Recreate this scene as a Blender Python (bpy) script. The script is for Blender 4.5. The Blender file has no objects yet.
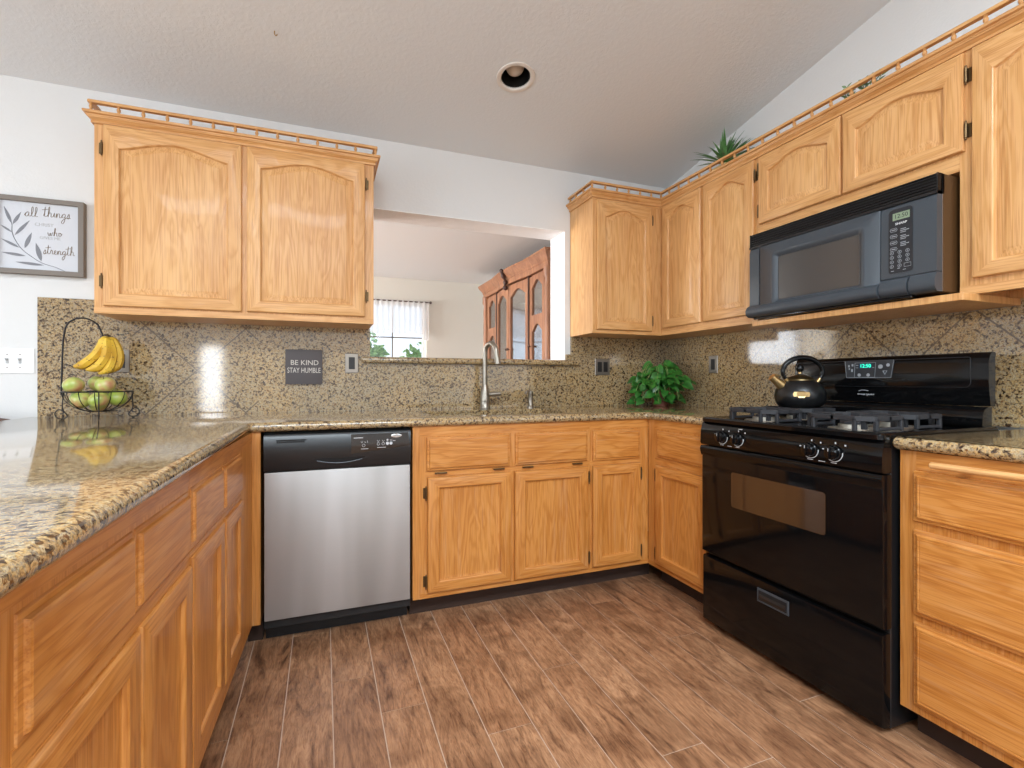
import bpy, bmesh, math, random
from mathutils import Vector, Matrix
PI = math.pi
random.seed(7)
S = bpy.context.scene
COL = S.collection

# ------------------------------------------------------------------ camera
cam = bpy.data.cameras.new('camera'); camo = bpy.data.objects.new('camera', cam); COL.objects.link(camo)
cam.sensor_fit = 'HORIZONTAL'; cam.sensor_width = 36.0
cam.lens = 491.0 / 1024.0 * 36.0
cam.shift_y = -3.35 / 1024.0
cam.clip_start = 0.02
camo.location = (0, 0, 1.084)
camo.rotation_euler = (PI / 2, 0, -0.3672)
S.camera = camo

# ------------------------------------------------------------------ world, exposure
w = bpy.data.worlds.new('world'); S.world = w; w.use_nodes = True
bgn = w.node_tree.nodes['Background']
bgn.inputs['Color'].default_value = (0.80, 0.90, 1.0, 1); bgn.inputs['Strength'].default_value = 1.0
S.view_settings.view_transform = 'Standard'; S.view_settings.look = 'None'
S.view_settings.gamma = 1.0; S.view_settings.use_curve_mapping = False
S.view_settings.exposure = 0.66

def area(name, loc, rot, sx, sy, power, color=(1, 1, 1)):
    l = bpy.data.lights.new(name, 'AREA'); l.shape = 'RECTANGLE'; l.size = sx; l.size_y = sy
    l.energy = power; l.color = color
    o = bpy.data.objects.new(name, l); COL.objects.link(o); o.location = loc; o.rotation_euler = rot
    return o
# daylight facing in; high rear, overhead and dining side lamps are unseen, added fill
area('daylight_left_slider', (-4.75, -0.6, 1.25), (0, -PI / 2, 0), 2.1, 3.6, 88, (0.80, 0.91, 1.0))
area('fill_high_rear', (-0.6, -4.36, 2.95), (PI / 2, 0, 0), 5.0, 0.9, 36, (0.82, 0.92, 1.0))  # no known window here; added to brighten the room from behind
area('fill_overhead', (-0.35, -1.3, 3.42), (0, 0, 0), 3.0, 1.5, 215, (0.80, 0.91, 1.0))  # unseen overhead source, added to light the floor and counters
area('daylight_narrow_window', (-1.86, -4.36, 1.25), (PI / 2, 0, 0), 0.34, 0.9, 9, (0.95, 0.98, 1.0))
area('daylight_dining_left', (-3.05, 6.78, 1.45), (-PI / 2, 0, 0), 1.3, 1.2, 24, (0.93, 0.97, 1.0))
area('fill_dining_side', (-4.75, 5.0, 1.3), (0, -PI / 2, 0), 2.0, 2.4, 255, (0.97, 0.98, 1.0))  # added, unseen source that brightens the dining room

# ------------------------------------------------------------------ node helpers
def lin(c):
    return tuple(((v / 255) / 12.92 if v / 255 <= .04045 else ((v / 255 + .055) / 1.055) ** 2.4) for v in c) + (1,)
MATS = {}
def mat(name, rgb=(200, 200, 200), rough=.5, metal=0, coat=0, spec=.5, emis=None, estr=0, trans=0, alpha=1):
    m = bpy.data.materials.new(name); m.use_nodes = True
    b = m.node_tree.nodes['Principled BSDF']
    b.inputs['Base Color'].default_value = lin(rgb); b.inputs['Roughness'].default_value = rough
    b.inputs['Metallic'].default_value = metal; b.inputs['Coat Weight'].default_value = coat
    b.inputs['Coat Roughness'].default_value = .08
    b.inputs['Specular IOR Level'].default_value = spec
    if emis: b.inputs['Emission Color'].default_value = lin(emis); b.inputs['Emission Strength'].default_value = estr
    b.inputs['Transmission Weight'].default_value = trans; b.inputs['Alpha'].default_value = alpha
    MATS[name] = m
    return m
class G:
    def __init__(s, m): s.m = m; s.t = m.node_tree; s.n = s.t.nodes; s.l = s.t.links; s.b = s.n['Principled BSDF']
    def new(s, k, **kw):
        n = s.n.new(k)
        for a, v in kw.items(): setattr(n, a, v)
        return n
    def link(s, a, b): s.l.new(a, b)
    def coords(s, scale=(1, 1, 1), loc=(0, 0, 0), kind='Object', rot=(0, 0, 0)):
        tc = s.new('ShaderNodeTexCoord'); mp = s.new('ShaderNodeMapping')
        mp.inputs['Scale'].default_value = scale; mp.inputs['Location'].default_value = loc; mp.inputs['Rotation'].default_value = rot
        s.link(tc.outputs[kind], mp.inputs['Vector']); return mp.outputs['Vector']
    def noise(s, vec, scale=5, detail=3, rough=.5, dist=0):
        n = s.new('ShaderNodeTexNoise'); n.inputs['Scale'].default_value = scale; n.inputs['Detail'].default_value = detail
        n.inputs['Roughness'].default_value = rough; n.inputs['Distortion'].default_value = dist
        if vec is not None: s.link(vec, n.inputs['Vector'])
        return n
    def ramp(s, fac, stops, interp='LINEAR'):
        r = s.new('ShaderNodeValToRGB'); cr = r.color_ramp; cr.interpolation = interp
        while len(cr.elements) < len(stops): cr.elements.new(.5)
        for e, (p, c) in zip(cr.elements, stops): e.position = p; e.color = lin(c) if len(c) == 3 else c
        s.link(fac, r.inputs['Fac']); return r.outputs['Color']
    def mix(s, fac, a, b, mode='MIX'):
        m = s.new('ShaderNodeMix', data_type='RGBA', blend_type=mode)
        for v, i in ((fac, 0), (a, 6), (b, 7)):
            if hasattr(v, 'links') or hasattr(v, 'is_linked'): s.link(v, m.inputs[i])
            else: m.inputs[i].default_value = v
        return m.outputs[2]
    def math(s, op, a, b=None, c=None):
        m = s.new('ShaderNodeMath', operation=op)
        for i, v in enumerate((a, b, c)):
            if v is None: continue
            if hasattr(v, 'is_linked'): s.link(v, m.inputs[i])
            else: m.inputs[i].default_value = v
        return m.outputs[0]
    def bump(s, h, strength=.2, dist=.002):
        b = s.new('ShaderNodeBump'); b.inputs['Strength'].default_value = strength; b.inputs['Distance'].default_value = dist
        s.link(h, b.inputs['Height']); s.link(b.outputs['Normal'], s.b.inputs['Normal'])
    def color(s, c): s.link(c, s.b.inputs['Base Color'])

def plaster(name, rgb, strength=.25, scale=70):
    m = mat(name, rgb, .85, spec=.2); g = G(m)
    n = g.noise(g.coords(), scale, 3, .6, .4)
    r = g.ramp(n.outputs['Fac'], [(.42, (0, 0, 0)), (.62, (255, 255, 255))])
    g.bump(r, strength, .003); return m
plaster('wall_paint', (222, 221, 219), .12, 70)
plaster('ceiling_paint', (226, 229, 231), .16, 60)
plaster('dining_paint', (220, 217, 207), .08, 90)
plaster('dining_ceiling', (222, 222, 220), .2, 60)
plaster('reveal_lit_paint', (246, 246, 246), .35, 50)  # wall plaster made whiter, carrying the light that falls on the reveal

def oak(name, axis, tone=1.0, cols_=((213, 161, 101), (221, 171, 112), (225, 176, 119))):
    m = mat(name, (214, 156, 92), .40, coat=.12, spec=.42); g = G(m)
    def sc(al, ac): return (al if axis == 'x' else ac, al if axis == 'y' else ac, al if axis == 'z' else ac)
    vs = g.coords(sc(1.1, 9))
    n1 = g.noise(vs, 1.3, 3, .5, .8)
    bands = g.math('SINE', g.math('MULTIPLY', n1.outputs['Fac'], 52.0))
    bands = g.math('MULTIPLY_ADD', bands, .5, .5)
    n2 = g.noise(g.coords(sc(6, 260)), 1.0, 2, .5)
    n3 = g.noise(g.coords(sc(.6, 3)), 1.7, 2, .5)
    t = lambda c: tuple(min(255, v * tone) for v in c)
    base = g.ramp(bands, [(0, t(cols_[0])), (.45, t(cols_[1])), (1, t(cols_[2]))])
    pores = g.ramp(n2.outputs['Fac'], [(.36, (186, 140, 96)), (.52, (255, 255, 255))])
    c = g.mix(.34, base, pores, 'MULTIPLY')
    big = g.ramp(n3.outputs['Fac'], [(.3, (236, 222, 206)), (.7, (255, 255, 255))])
    c = g.mix(.8, c, big, 'MULTIPLY')
    if name.startswith('base'):
        n4 = g.noise(g.coords(sc(2.2, 40)), 1.4, 4, .7)
        c = g.mix(g.ramp(n4.outputs['Fac'], [(.52, (0, 0, 0)), (.78, (150, 150, 150))]), c, lin((222, 184, 142)))
    g.color(c); g.bump(n2.outputs['Fac'], .06, .001); return m
oak('oak_v', 'z'); oak('oak_h', 'x'); oak('oak_y', 'y')
BT = ((193, 127, 57), (203, 138, 67), (208, 144, 74))
oak('base_oak_v', 'z', 1, BT); oak('base_oak_h', 'x', 1, BT)

def granite(name, seams=None):
    m = mat(name, (180, 160, 130), .07, coat=.5, spec=.55); g = G(m)
    co = g.coords()
    wn = g.noise(co, 60, 2, .5)
    wv = g.new('ShaderNodeVectorMath', operation='MULTIPLY_ADD'); g.link(wn.outputs['Color'], wv.inputs[0]); wv.inputs[1].default_value = (.012,) * 3; g.link(co, wv.inputs[2])
    v = g.new('ShaderNodeTexVoronoi'); v.inputs['Scale'].default_value = 130; g.link(wv.outputs[0], v.inputs['Vector'])
    sep = g.new('ShaderNodeSeparateColor'); g.link(v.outputs['Color'], sep.inputs[0])
    n = g.noise(co, 70, 4, .68, .4)
    f = g.math('ADD', g.math('MULTIPLY', sep.outputs[0], .46), g.math('MULTIPLY_ADD', n.outputs['Fac'], 1.25, -.28))
    c = g.ramp(f, [(.24, (46, 36, 30)), (.36, (92, 68, 46)), (.44, (128, 114, 94)), (.53, (172, 140, 94)), (.62, (202, 172, 122)), (.70, (150, 138, 120)), (.80, (204, 184, 142)), (.90, (122, 84, 50))])
    n2 = g.noise(co, 260, 2, .6)
    c = g.mix(.45, c, g.ramp(n2.outputs['Fac'], [(.36, (110, 96, 80)), (.5, (255, 255, 255))]), 'MULTIPLY')
    n3 = g.noise(co, 3.2, 2, .5)
    c = g.mix(.55, c, g.ramp(n3.outputs['Fac'], [(.35, (214, 216, 220)), (.65, (255, 244, 224))]), 'MULTIPLY')
    if seams:
        axis, c1, c2, lim = seams
        tc = g.new('ShaderNodeTexCoord'); sx = g.new('ShaderNodeSeparateXYZ'); g.link(tc.outputs['Object'], sx.inputs[0])
        a = sx.outputs[axis]; z = sx.outputs[2]
        P = .443
        def line(e, off):
            q = g.math('FRACT', g.math('DIVIDE', g.math('SUBTRACT', e, off - P / 2 - 20 * P), P))
            return g.math('LESS_THAN', g.math('ABSOLUTE', g.math('SUBTRACT', q, .5)), .0095)
        l = g.math('MAXIMUM', line(g.math('ADD', a, z), c1), line(g.math('SUBTRACT', z, a), c2))
        l = g.math('MULTIPLY', l, g.math('LESS_THAN', a, lim))
        l = g.math('MULTIPLY', l, g.math('GREATER_THAN', a, -.88)) if axis == 0 else g.math('MULTIPLY', l, g.math('GREATER_THAN', z, 1.15))
        c = g.mix(g.math('MULTIPLY', l, .9), c, lin((92, 76, 60)))
    g.color(c); return m
granite('granite'); 
granite('granite_back', (0, .533, 1.740, -.32))
granite('granite_right', (1, 3.373, -.648, 2.26))

def floor_mat():
    m = mat('plank', (150, 100, 70), .38, spec=.4); g = G(m)
    at = g.new('ShaderNodeAttribute', attribute_name='plank_id')
    off = g.new('ShaderNodeCombineXYZ'); g.link(g.math('MULTIPLY', at.outputs['Fac'], 37.0), off.inputs[0]); g.link(g.math('MULTIPLY', at.outputs['Fac'], 91.0), off.inputs[1])
    co = g.coords((1, 1, 1))
    ad = g.new('ShaderNodeVectorMath', operation='ADD'); g.link(co, ad.inputs[0]); g.link(off.outputs[0], ad.inputs[1])
    sc = g.new('ShaderNodeVectorMath', operation='MULTIPLY'); g.link(ad.outputs[0], sc.inputs[0]); sc.inputs[1].default_value = (10, 1.8, 1)
    n1 = g.noise(sc.outputs[0], 1.5, 6, .68, 2.4)
    sc2 = g.new('ShaderNodeVectorMath', operation='MULTIPLY'); g.link(ad.outputs[0], sc2.inputs[0]); sc2.inputs[1].default_value = (70, 9, 1)
    n2 = g.noise(sc2.outputs[0], 1.6, 4, .65, 1.6)
    n3 = g.noise(ad.outputs[0], 5, 3, .5, .8)
    c = g.ramp(n1.outputs['Fac'], [(.30, (116, 84, 62)), (.44, (164, 122, 90)), (.56, (186, 142, 106)), (.75, (200, 156, 118))])
    c = g.mix(.55, c, g.ramp(n2.outputs['Fac'], [(.34, (160, 136, 124)), (.55, (255, 255, 255))]), 'MULTIPLY')
    c = g.mix(.6, c, g.ramp(n3.outputs['Fac'], [(.36, (176, 164, 158)), (.56, (255, 255, 255))]), 'MULTIPLY')
    c = g.mix(.8, c, g.ramp(at.outputs['Fac'], [(0, (226, 214, 206)), (1, (255, 255, 255))]), 'MULTIPLY')
    g.color(c); g.bump(n2.outputs['Fac'], .25, .002)
floor_mat()
mat('grout', (190, 166, 146), .8)
mat('toe_kick', (54, 36, 26), .8)  # shadow under the cabinets is put into this dark colour
mat('dark_gap', (18, 14, 12), .9)
mat('bronze', (104, 82, 54), .38, metal=.8)
def steel():
    m = mat('steel', (172, 170, 168), .5, metal=.6); g = G(m)
    n = g.noise(g.coords((1, 1, 260)), 1.0, 2, .5)
    n2 = g.noise(g.coords((5, 5, .6)), 1.2, 2, .5)
    g.color(g.ramp(n2.outputs['Fac'], [(.3, (158, 154, 150)), (.7, (190, 188, 186))]))
    g.link(g.math('MULTIPLY_ADD', n.outputs['Fac'], .12, .46), g.b.inputs['Roughness'])
    g.bump(n.outputs['Fac'], .04, .0006)
steel()
mat('nickel', (158, 150, 138), .34, metal=.9)
mat('sink_steel', (150, 148, 146), .3, metal=.9)
mat('black_gloss', (11, 11, 12), .09, spec=.30)
mat('black_panel', (22, 23, 25), .30, spec=.5)
mat('black_matte', (24, 24, 25), .55)
mat('cast_iron', (40, 40, 43), .6)
mat('oven_glass', (30, 22, 16), .05, spec=.8)
mat('mw_body', (62, 68, 74), .36, spec=.5)
mat('mw_window', (74, 72, 70), .16, spec=.6)
mat('mw_keypad', (34, 37, 42), .35)
mat('ink_white', (196, 198, 200), .6)
mat('ink_grey', (150, 154, 158), .6)
mat('lcd', (120, 136, 112), .4, emis=(140, 160, 130), estr=.12)
mat('clock_green', (40, 190, 150), .4, emis=(40, 210, 170), estr=1.2)
mat('clock_blue', (14, 44, 70), .3, emis=(10, 40, 80), estr=.3)
mat('badge_silver', (206, 206, 204), .25, metal=.7)
mat('burner_alu', (168, 162, 150), .4, metal=.7)
mat('kettle_black', (16, 16, 17), .36)
mat('brass', (190, 160, 110), .28, metal=.9)
mat('brass_dark', (92, 78, 52), .3, metal=.9)
mat('plate_steel', (150, 142, 132), .35, metal=.8)
mat('plate_dark', (26, 24, 24), .4)
mat('plate_white', (238, 238, 238), .35)
mat('white_gloss', (240, 240, 238), .35)
mat('canvas_white', (206, 208, 213), .8)
mat('leaf_ink', (128, 130, 136), .8)
mat('script_ink', (124, 108, 88), .8)
mat('pale_ink', (184, 184, 184), .8)
mat('grey_wood', (126, 118, 110), .7)
mat('sign_grey', (84, 78, 78), .75)
mat('sign_edge', (52, 48, 50), .7)
mat('sign_text', (206, 198, 188), .8)
mat('can_black', (18, 17, 17), .35)
mat('bulb_white', (216, 208, 200), .4)
mat('trim_white', (226, 220, 212), .5)
mat('wire_black', (34, 32, 34), .45, metal=.5)
mat('terracotta', (110, 60, 44), .6)
mat('pot_tan', (196, 176, 126), .7)
mat('vine', (120, 140, 74), .6)
mat('dark_wood', (84, 50, 34), .45)
def leafm(name, a, b, rough=.35):
    m = mat(name, a, rough, spec=.5); g = G(m)
    n = g.noise(g.coords(), 28, 2, .5)
    g.color(g.ramp(n.outputs['Fac'], [(.35, a), (.65, b)]))
leafm('pothos_leaf', (30, 80, 27), (58, 120, 44))
leafm('spike_leaf', (58, 104, 50), (96, 142, 84))
leafm('sprig_leaf', (70, 100, 66), (120, 146, 104))
leafm('shrub_leaf', (74, 120, 50), (150, 186, 110), .6)
def apple_m():
    m = mat('apple_skin', (176, 190, 82), .3, coat=.3); g = G(m)
    oi = g.new('ShaderNodeObjectInfo')
    n = g.noise(g.coords((1, 1, 1)), 16, 3, .5)
    f = g.math('ADD', n.outputs['Fac'], g.math('MULTIPLY', oi.outputs['Random'], .18))
    g.color(g.ramp(f, [(.46, (150, 170, 70)), (.64, (182, 188, 100)), (.76, (192, 160, 104)), (.90, (184, 108, 88))]))
apple_m()
def banana_m():
    m = mat('banana_skin', (222, 178, 46), .5); g = G(m)
    n = g.noise(g.coords(), 90, 2, .5); n2 = g.noise(g.coords(), 14, 2, .5)
    c = g.ramp(n2.outputs['Fac'], [(.35, (196, 148, 40)), (.6, (222, 182, 60))])
    c = g.mix(g.ramp(n.outputs['Fac'], [(.64, (0, 0, 0)), (.70, (255, 255, 255))]), c, lin((84, 54, 26)))
    g.color(c)
banana_m()
mat('banana_tip', (70, 52, 28), .7)
mat('apple_stem', (84, 62, 40), .7)
def cherry():
    m = mat('hutch_wood', (164, 104, 74), .45); g = G(m)
    n = g.noise(g.coords((10, 10, 1)), 1.5, 4, .6, 1)
    g.color(g.ramp(n.outputs['Fac'], [(.3, (126, 82, 58)), (.6, (164, 114, 82)), (.8, (182, 132, 98))]))
cherry()
mat('hutch_dark', (74, 50, 42), .4)
mat('mirror', (226, 230, 236), .05, metal=1)
def glassm(name, tint, gl=.35, rough=.03):
    m = bpy.data.materials.new(name); m.use_nodes = True; t = m.node_tree; t.nodes.clear()
    o = t.nodes.new('ShaderNodeOutputMaterial'); mx = t.nodes.new('ShaderNodeMixShader'); mx.inputs[0].default_value = gl
    a = t.nodes.new('ShaderNodeBsdfTransparent'); b = t.nodes.new('ShaderNodeBsdfGlossy'); b.inputs['Roughness'].default_value = rough
    a.inputs['Color'].default_value = tint
    t.links.new(a.outputs[0], mx.inputs[1]); t.links.new(b.outputs[0], mx.inputs[2]); t.links.new(mx.outputs[0], o.inputs[0]); MATS[name] = m
glassm('glass', (.97, .98, 1, 1), .06); glassm('hutch_glass', (.95, .97, 1, 1), .45, .08)
def sheer():
    m = bpy.data.materials.new('sheer'); m.use_nodes = True; t = m.node_tree; t.nodes.clear()
    o = t.nodes.new('ShaderNodeOutputMaterial'); mx = t.nodes.new('ShaderNodeMixShader'); mx.inputs[0].default_value = .62
    a = t.nodes.new('ShaderNodeBsdfTransparent'); tr = t.nodes.new('ShaderNodeBsdfTranslucent'); tr.inputs['Color'].default_value = (.95, .92, .9, 1)
    df = t.nodes.new('ShaderNodeBsdfDiffuse'); df.inputs['Color'].default_value = (.95, .92, .9, 1)
    m2 = t.nodes.new('ShaderNodeMixShader'); t.links.new(tr.outputs[0], m2.inputs[1]); t.links.new(df.outputs[0], m2.inputs[2])
    t.links.new(a.outputs[0], mx.inputs[1]); t.links.new(m2.outputs[0], mx.inputs[2]); t.links.new(mx.outputs[0], o.inputs[0]); MATS['sheer'] = m
sheer()

# ------------------------------------------------------------------ mesh helpers
def BM(): return bmesh.new()
def box(bm, x0, x1, y0, y1, z0, z1, bev=0, seg=2):
    vs = [bm.verts.new(p) for p in ((x0, y0, z0), (x1, y0, z0), (x1, y1, z0), (x0, y1, z0), (x0, y0, z1), (x1, y0, z1), (x1, y1, z1), (x0, y1, z1))]
    fs = [bm.faces.new([vs[i] for i in f]) for f in ((0, 3, 2, 1), (4, 5, 6, 7), (0, 1, 5, 4), (1, 2, 6, 5), (2, 3, 7, 6), (3, 0, 4, 7))]
    if bev > 0:
        es = list({e for f in fs for e in f.edges})
        bmesh.ops.bevel(bm, geom=es, offset=bev, segments=seg, profile=.5, affect='EDGES')
def prism(bm, pts, a, b, axis='y', bev=0):
    """pts in the plane across `axis`; axis 'x': (y,z), 'y': (x,z), 'z': (x,y)"""
    def P(p, t): return {'x': (t, p[0], p[1]), 'y': (p[0], t, p[1]), 'z': (p[0], p[1], t)}[axis]
    A = [bm.verts.new(P(p, a)) for p in pts]; B_ = [bm.verts.new(P(p, b)) for p in pts]; n = len(pts)
    fs = [bm.faces.new(A), bm.faces.new(B_[::-1])]
    for i in range(n): fs.append(bm.faces.new((A[i], B_[i], B_[(i + 1) % n], A[(i + 1) % n])))
    bmesh.ops.recalc_face_normals(bm, faces=fs)
    if bev: bmesh.ops.bevel(bm, geom=list({e for f in fs for e in f.edges}), offset=bev, segments=2, profile=.5, affect='EDGES')
def rings(bm, loops, cap0=True, cap1=True, closed=True):
    R = [[bm.verts.new(p) for p in l] for l in loops]; fs = []
    for a, b in zip(R, R[1:]):
        n = len(a)
        for i in range(n if closed else n - 1):
            j = (i + 1) % n
            try: fs.append(bm.faces.new((a[i], a[j], b[j], b[i])))
            except ValueError: pass
    if cap0: fs.append(bm.faces.new(R[0][::-1]))
    if cap1: fs.append(bm.faces.new(R[-1]))
    bmesh.ops.recalc_face_normals(bm, faces=fs)
def frame_of(d):
    d = Vector(d).normalized(); u = d.orthogonal().normalized(); return u, d.cross(u)
def tube(bm, pts, r, seg=8, closed=False, radii=None):
    pts = [Vector(p) for p in pts]; n = len(pts); u = None; L = []
    for i, p in enumerate(pts):
        if closed: d = pts[(i + 1) % n] - pts[i - 1]
        else: d = pts[min(i + 1, n - 1)] - pts[max(i - 1, 0)]
        d.normalize()
        if u is None: u = d.orthogonal().normalized()
        else: u = (u - d * u.dot(d)).normalized()
        v = d.cross(u); rr = radii[i] if radii else r
        L.append([p + (u * math.cos(2 * PI * k / seg) + v * math.sin(2 * PI * k / seg)) * rr for k in range(seg)])
    if closed: L.append(L[0]); rings(bm, L, False, False); bmesh.ops.remove_doubles(bm, verts=bm.verts[:], dist=1e-6)
    else: rings(bm, L)
def cyl(bm, p0, p1, r0, r1=None, seg=20): tube(bm, [p0, p1], 0, seg, radii=[r0, r0 if r1 is None else r1])
def lathe(bm, prof, c=(0, 0, 0), seg=28, axis='z', cap0=True, cap1=True):
    L = []
    for r, h in prof:
        l = []
        for k in range(seg):
            a = 2 * PI * k / seg; x, y = r * math.cos(a), r * math.sin(a)
            l.append({'z': (c[0] + x, c[1] + y, c[2] + h), 'y': (c[0] + x, c[1] - h, c[2] + y), 'x': (c[0] + h, c[1] + x, c[2] + y)}[axis])
        L.append(l)
    rings(bm, L, cap0, cap1)
def sphere(bm, c, r, sx=1, sy=1, sz=1, seg=20):
    lathe(bm, [(max(1e-4, r * math.sin(PI * i / 12)), -r * math.cos(PI * i / 12) * sz) for i in range(13)], c, seg)
def smoothline(P, n=8, closed=False):
    P = [Vector(p) for p in P]; out = []; m = len(P)
    rng = range(m if closed else m - 1)
    for i in rng:
        p0 = P[i - 1] if (i > 0 or closed) else P[0]; p1 = P[i]; p2 = P[(i + 1) % m]; p3 = P[(i + 2) % m] if (closed or i + 2 < m) else P[-1]
        for k in range(n):
            t = k / n
            out.append(.5 * ((2 * p1) + (p2 - p0) * t + (2 * p0 - 5 * p1 + 4 * p2 - p3) * t * t + (3 * p1 - p0 - 3 * p2 + p3) * t ** 3))
    if not closed: out.append(P[-1])
    return out
ROOTM = {}
def root_matrix(o):
    while o.parent: o = o.parent
    return ROOTM.get(o.name, Matrix())
def obj(name, bm, m, parent=None, world=False, smooth=35, label=None):
    if parent is not None and world: bmesh.ops.transform(bm, matrix=root_matrix(parent).inverted(), verts=bm.verts[:])
    me = bpy.data.meshes.new(name); bm.normal_update(); bm.to_mesh(me); bm.free()
    me.materials.append(MATS[m])
    if smooth:
        me.shade_smooth(); me.set_sharp_from_angle(angle=math.radians(smooth))
    o = bpy.data.objects.new(name, me); COL.objects.link(o)
    if parent is not None: o.parent = parent
    if label: o['label'] = label
    return o
def thing(name, label, cat, loc=(0, 0, 0), rz=0, group=None):
    o = bpy.data.objects.new(name, None); COL.objects.link(o); o.location = loc; o.rotation_euler = (0, 0, rz); o.empty_display_size = .05
    o['label'] = label; o['category'] = cat
    if group: o['group'] = group
    ROOTM[o.name] = Matrix.Translation(loc) @ Matrix.Rotation(rz, 4, 'Z'); return o
def tag(o, label, cat, group=None):
    o['label'] = label; o['category'] = cat
    if group: o['group'] = group
    return o
def struct(name, bm, m, parent=None, smooth=0):
    o = obj(name, bm, m, parent, smooth=smooth)
    if parent is None: o['kind'] = 'structure'
    return o
def copy_tree(o, parent=None):
    c = o.copy(); COL.objects.link(c)
    if parent is not None: c.parent = parent
    for ch in list(o.children): copy_tree(ch, c)
    return c
def text_bm(s, size, extr=.0006, align='CENTER', sx=1, bold=0):
    cu = bpy.data.curves.new('t', 'FONT'); cu.body = s; cu.size = size; cu.extrude = extr; cu.align_x = align; cu.align_y = 'CENTER'; cu.offset = bold; cu.resolution_u = 3
    o = bpy.data.objects.new('t', cu); COL.objects.link(o)
    bpy.context.view_layer.update()
    me = bpy.data.meshes.new_from_object(o.evaluated_get(bpy.context.evaluated_depsgraph_get()))
    bm = bmesh.new(); bm.from_mesh(me); bpy.data.objects.remove(o); bpy.data.curves.remove(cu); bpy.data.meshes.remove(me)
    bmesh.ops.transform(bm, matrix=Matrix.Rotation(PI / 2, 4, 'X') @ Matrix.Diagonal((sx, 1, 1, 1)), verts=bm.verts[:])
    return bm
def text(name, s, size, pos, m, parent, **k):
    bm = text_bm(s, size, **k); bmesh.ops.translate(bm, vec=pos, verts=bm.verts[:]); return obj(name, bm, m, parent, smooth=0)

# ------------------------------------------------------------------ room shell
XW, YW, YD, YFAR = 2.35, 2.95, 3.165, 6.6
XL_, YB = -4.6, -4.2
def cz(y): return 2.49 + .184 * (YW - y)
# floor: planks laid along y
bm = BM(); ids = []
cols = {-1: 1.693, 0: 1.25, 1: 1.05, 2: 1.874, 3: 1.648, 4: 1.10, 5: 1.43, 6: 2.257, 7: 1.677, 8: 1.168, 9: 1.05, 10: 2.083, 11: 1.689, 12: 1.2}
PW = .1475; Xs = -.266; lay = bm.faces.layers.float.new('plank_id'); PL = 1.22
k0 = int((XL_ - Xs) / PW) - 1; k1 = int((XW - Xs) / PW) + 1
for k in range(k0, k1 + 1):
    x0 = max(XL_, Xs + k * PW); x1 = min(XW, Xs + (k + 1) * PW)
    if x1 - x0 < .01: continue
    j = cols.get(k, (k * .37) % 1.0 + .8)
    y = j - PL * math.ceil((j - YB) / PL)
    while y < YFAR:
        a, b = max(y, YB) + .0016, min(y + PL, YFAR) - .0016
        if b > a:
            vs = [bm.verts.new(p) for p in ((x0 + .0016, a, 0), (x1 - .0016, a, 0), (x1 - .0016, b, 0), (x0 + .0016, b, 0))]
            f = bm.faces.new(vs); f[lay] = random.random(); f.material_index = 0
            dn = [bm.verts.new((v.co.x, v.co.y, -.002)) for v in vs]
            for i in range(4):
                ff = bm.faces.new((vs[i], dn[i], dn[(i + 1) % 4], vs[(i + 1) % 4])); ff[lay] = f[lay]; ff.material_index = 0
        y += PL
f = bm.faces.new([bm.verts.new(p) for p in ((XL_ - .2, YB - .2, -.0015), (XW + .2, YB - .2, -.0015), (XW + .2, YFAR + .2, -.0015), (XL_ - .2, YFAR + .2, -.0015))]); f.material_index = 1
f = bm.faces.new([bm.verts.new(p) for p in ((XL_ - .2, YB - .2, -.1), (XW + .2, YB - .2, -.1), (XW + .2, YFAR + .2, -.1), (XL_ - .2, YFAR + .2, -.1))]); f.material_index = 1
fl = struct('floor', bm, 'plank'); fl.data.materials.append(MATS['grout'])

# ceiling (vaulted, rising towards the viewer) with a hole cut for the can light
LX, LY = .905, 2.300; LR = .074
bm = BM()
def cgrid(zoff):
    outer = [(XL_ - .1, YB - .1), (XW + .1, YB - .1), (XW + .1, YW + .1), (XL_ - .1, YW + .1)]
    inner = [(LX + LR * math.cos(2 * PI * i / 32), LY + LR * math.sin(2 * PI * i / 32)) for i in range(32)]
    es = []
    lamp_opening = [(-1.9, -2.1), (1.2, -2.1), (1.2, -.5), (-1.9, -.5)]  # unseen ceiling opening, added for the overhead fill lamp
    for lp in (outer, inner, lamp_opening):
        v = [bm.verts.new((x, y, cz(y) + zoff)) for x, y in lp]
        es += [bm.edges.new((v[i], v[(i + 1) % len(v)])) for i in range(len(v))]
    bmesh.ops.triangle_fill(bm, edges=es, use_beauty=True)
cgrid(0); cgrid(.35)
struct('ceiling', bm, 'ceiling_paint')
bm = BM(); box(bm, XL_ - .1, XW + .1, YD - .02, YFAR + .1, 2.44, 2.55); struct('ceiling', bm, 'dining_ceiling')

def wall_with_holes(name, m, a0, a1, z0, z1, holes, t0, t1, axis):
    """slab spanning a0..a1 along the wall; holes = (a,b,z0,z1) not overlapping in a"""
    bm = BM(); holes = sorted(holes)
    def bx(p, q, r, s):
        if q - p < 1e-4 or s - r < 1e-4: return
        if axis == 'x': box(bm, p, q, t0, t1, r, s)
        else: box(bm, t0, t1, p, q, r, s)
    cur = a0
    for a, b, c, d in holes:
        bx(cur, a, z0, z1); bx(a, b, z0, c); bx(a, b, d, z1); cur = b
    bx(cur, a1, z0, z1)
    return struct(name, bm, m)
OX0, OX1, OZ0, OZ1 = .235, 1.516, 1.183, 2.088
wall_with_holes('wall_back', 'wall_paint', XL_, XW, 0, 2.80, [(OX0, OX1, OZ0, OZ1)], YW, YD, 'x')
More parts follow.
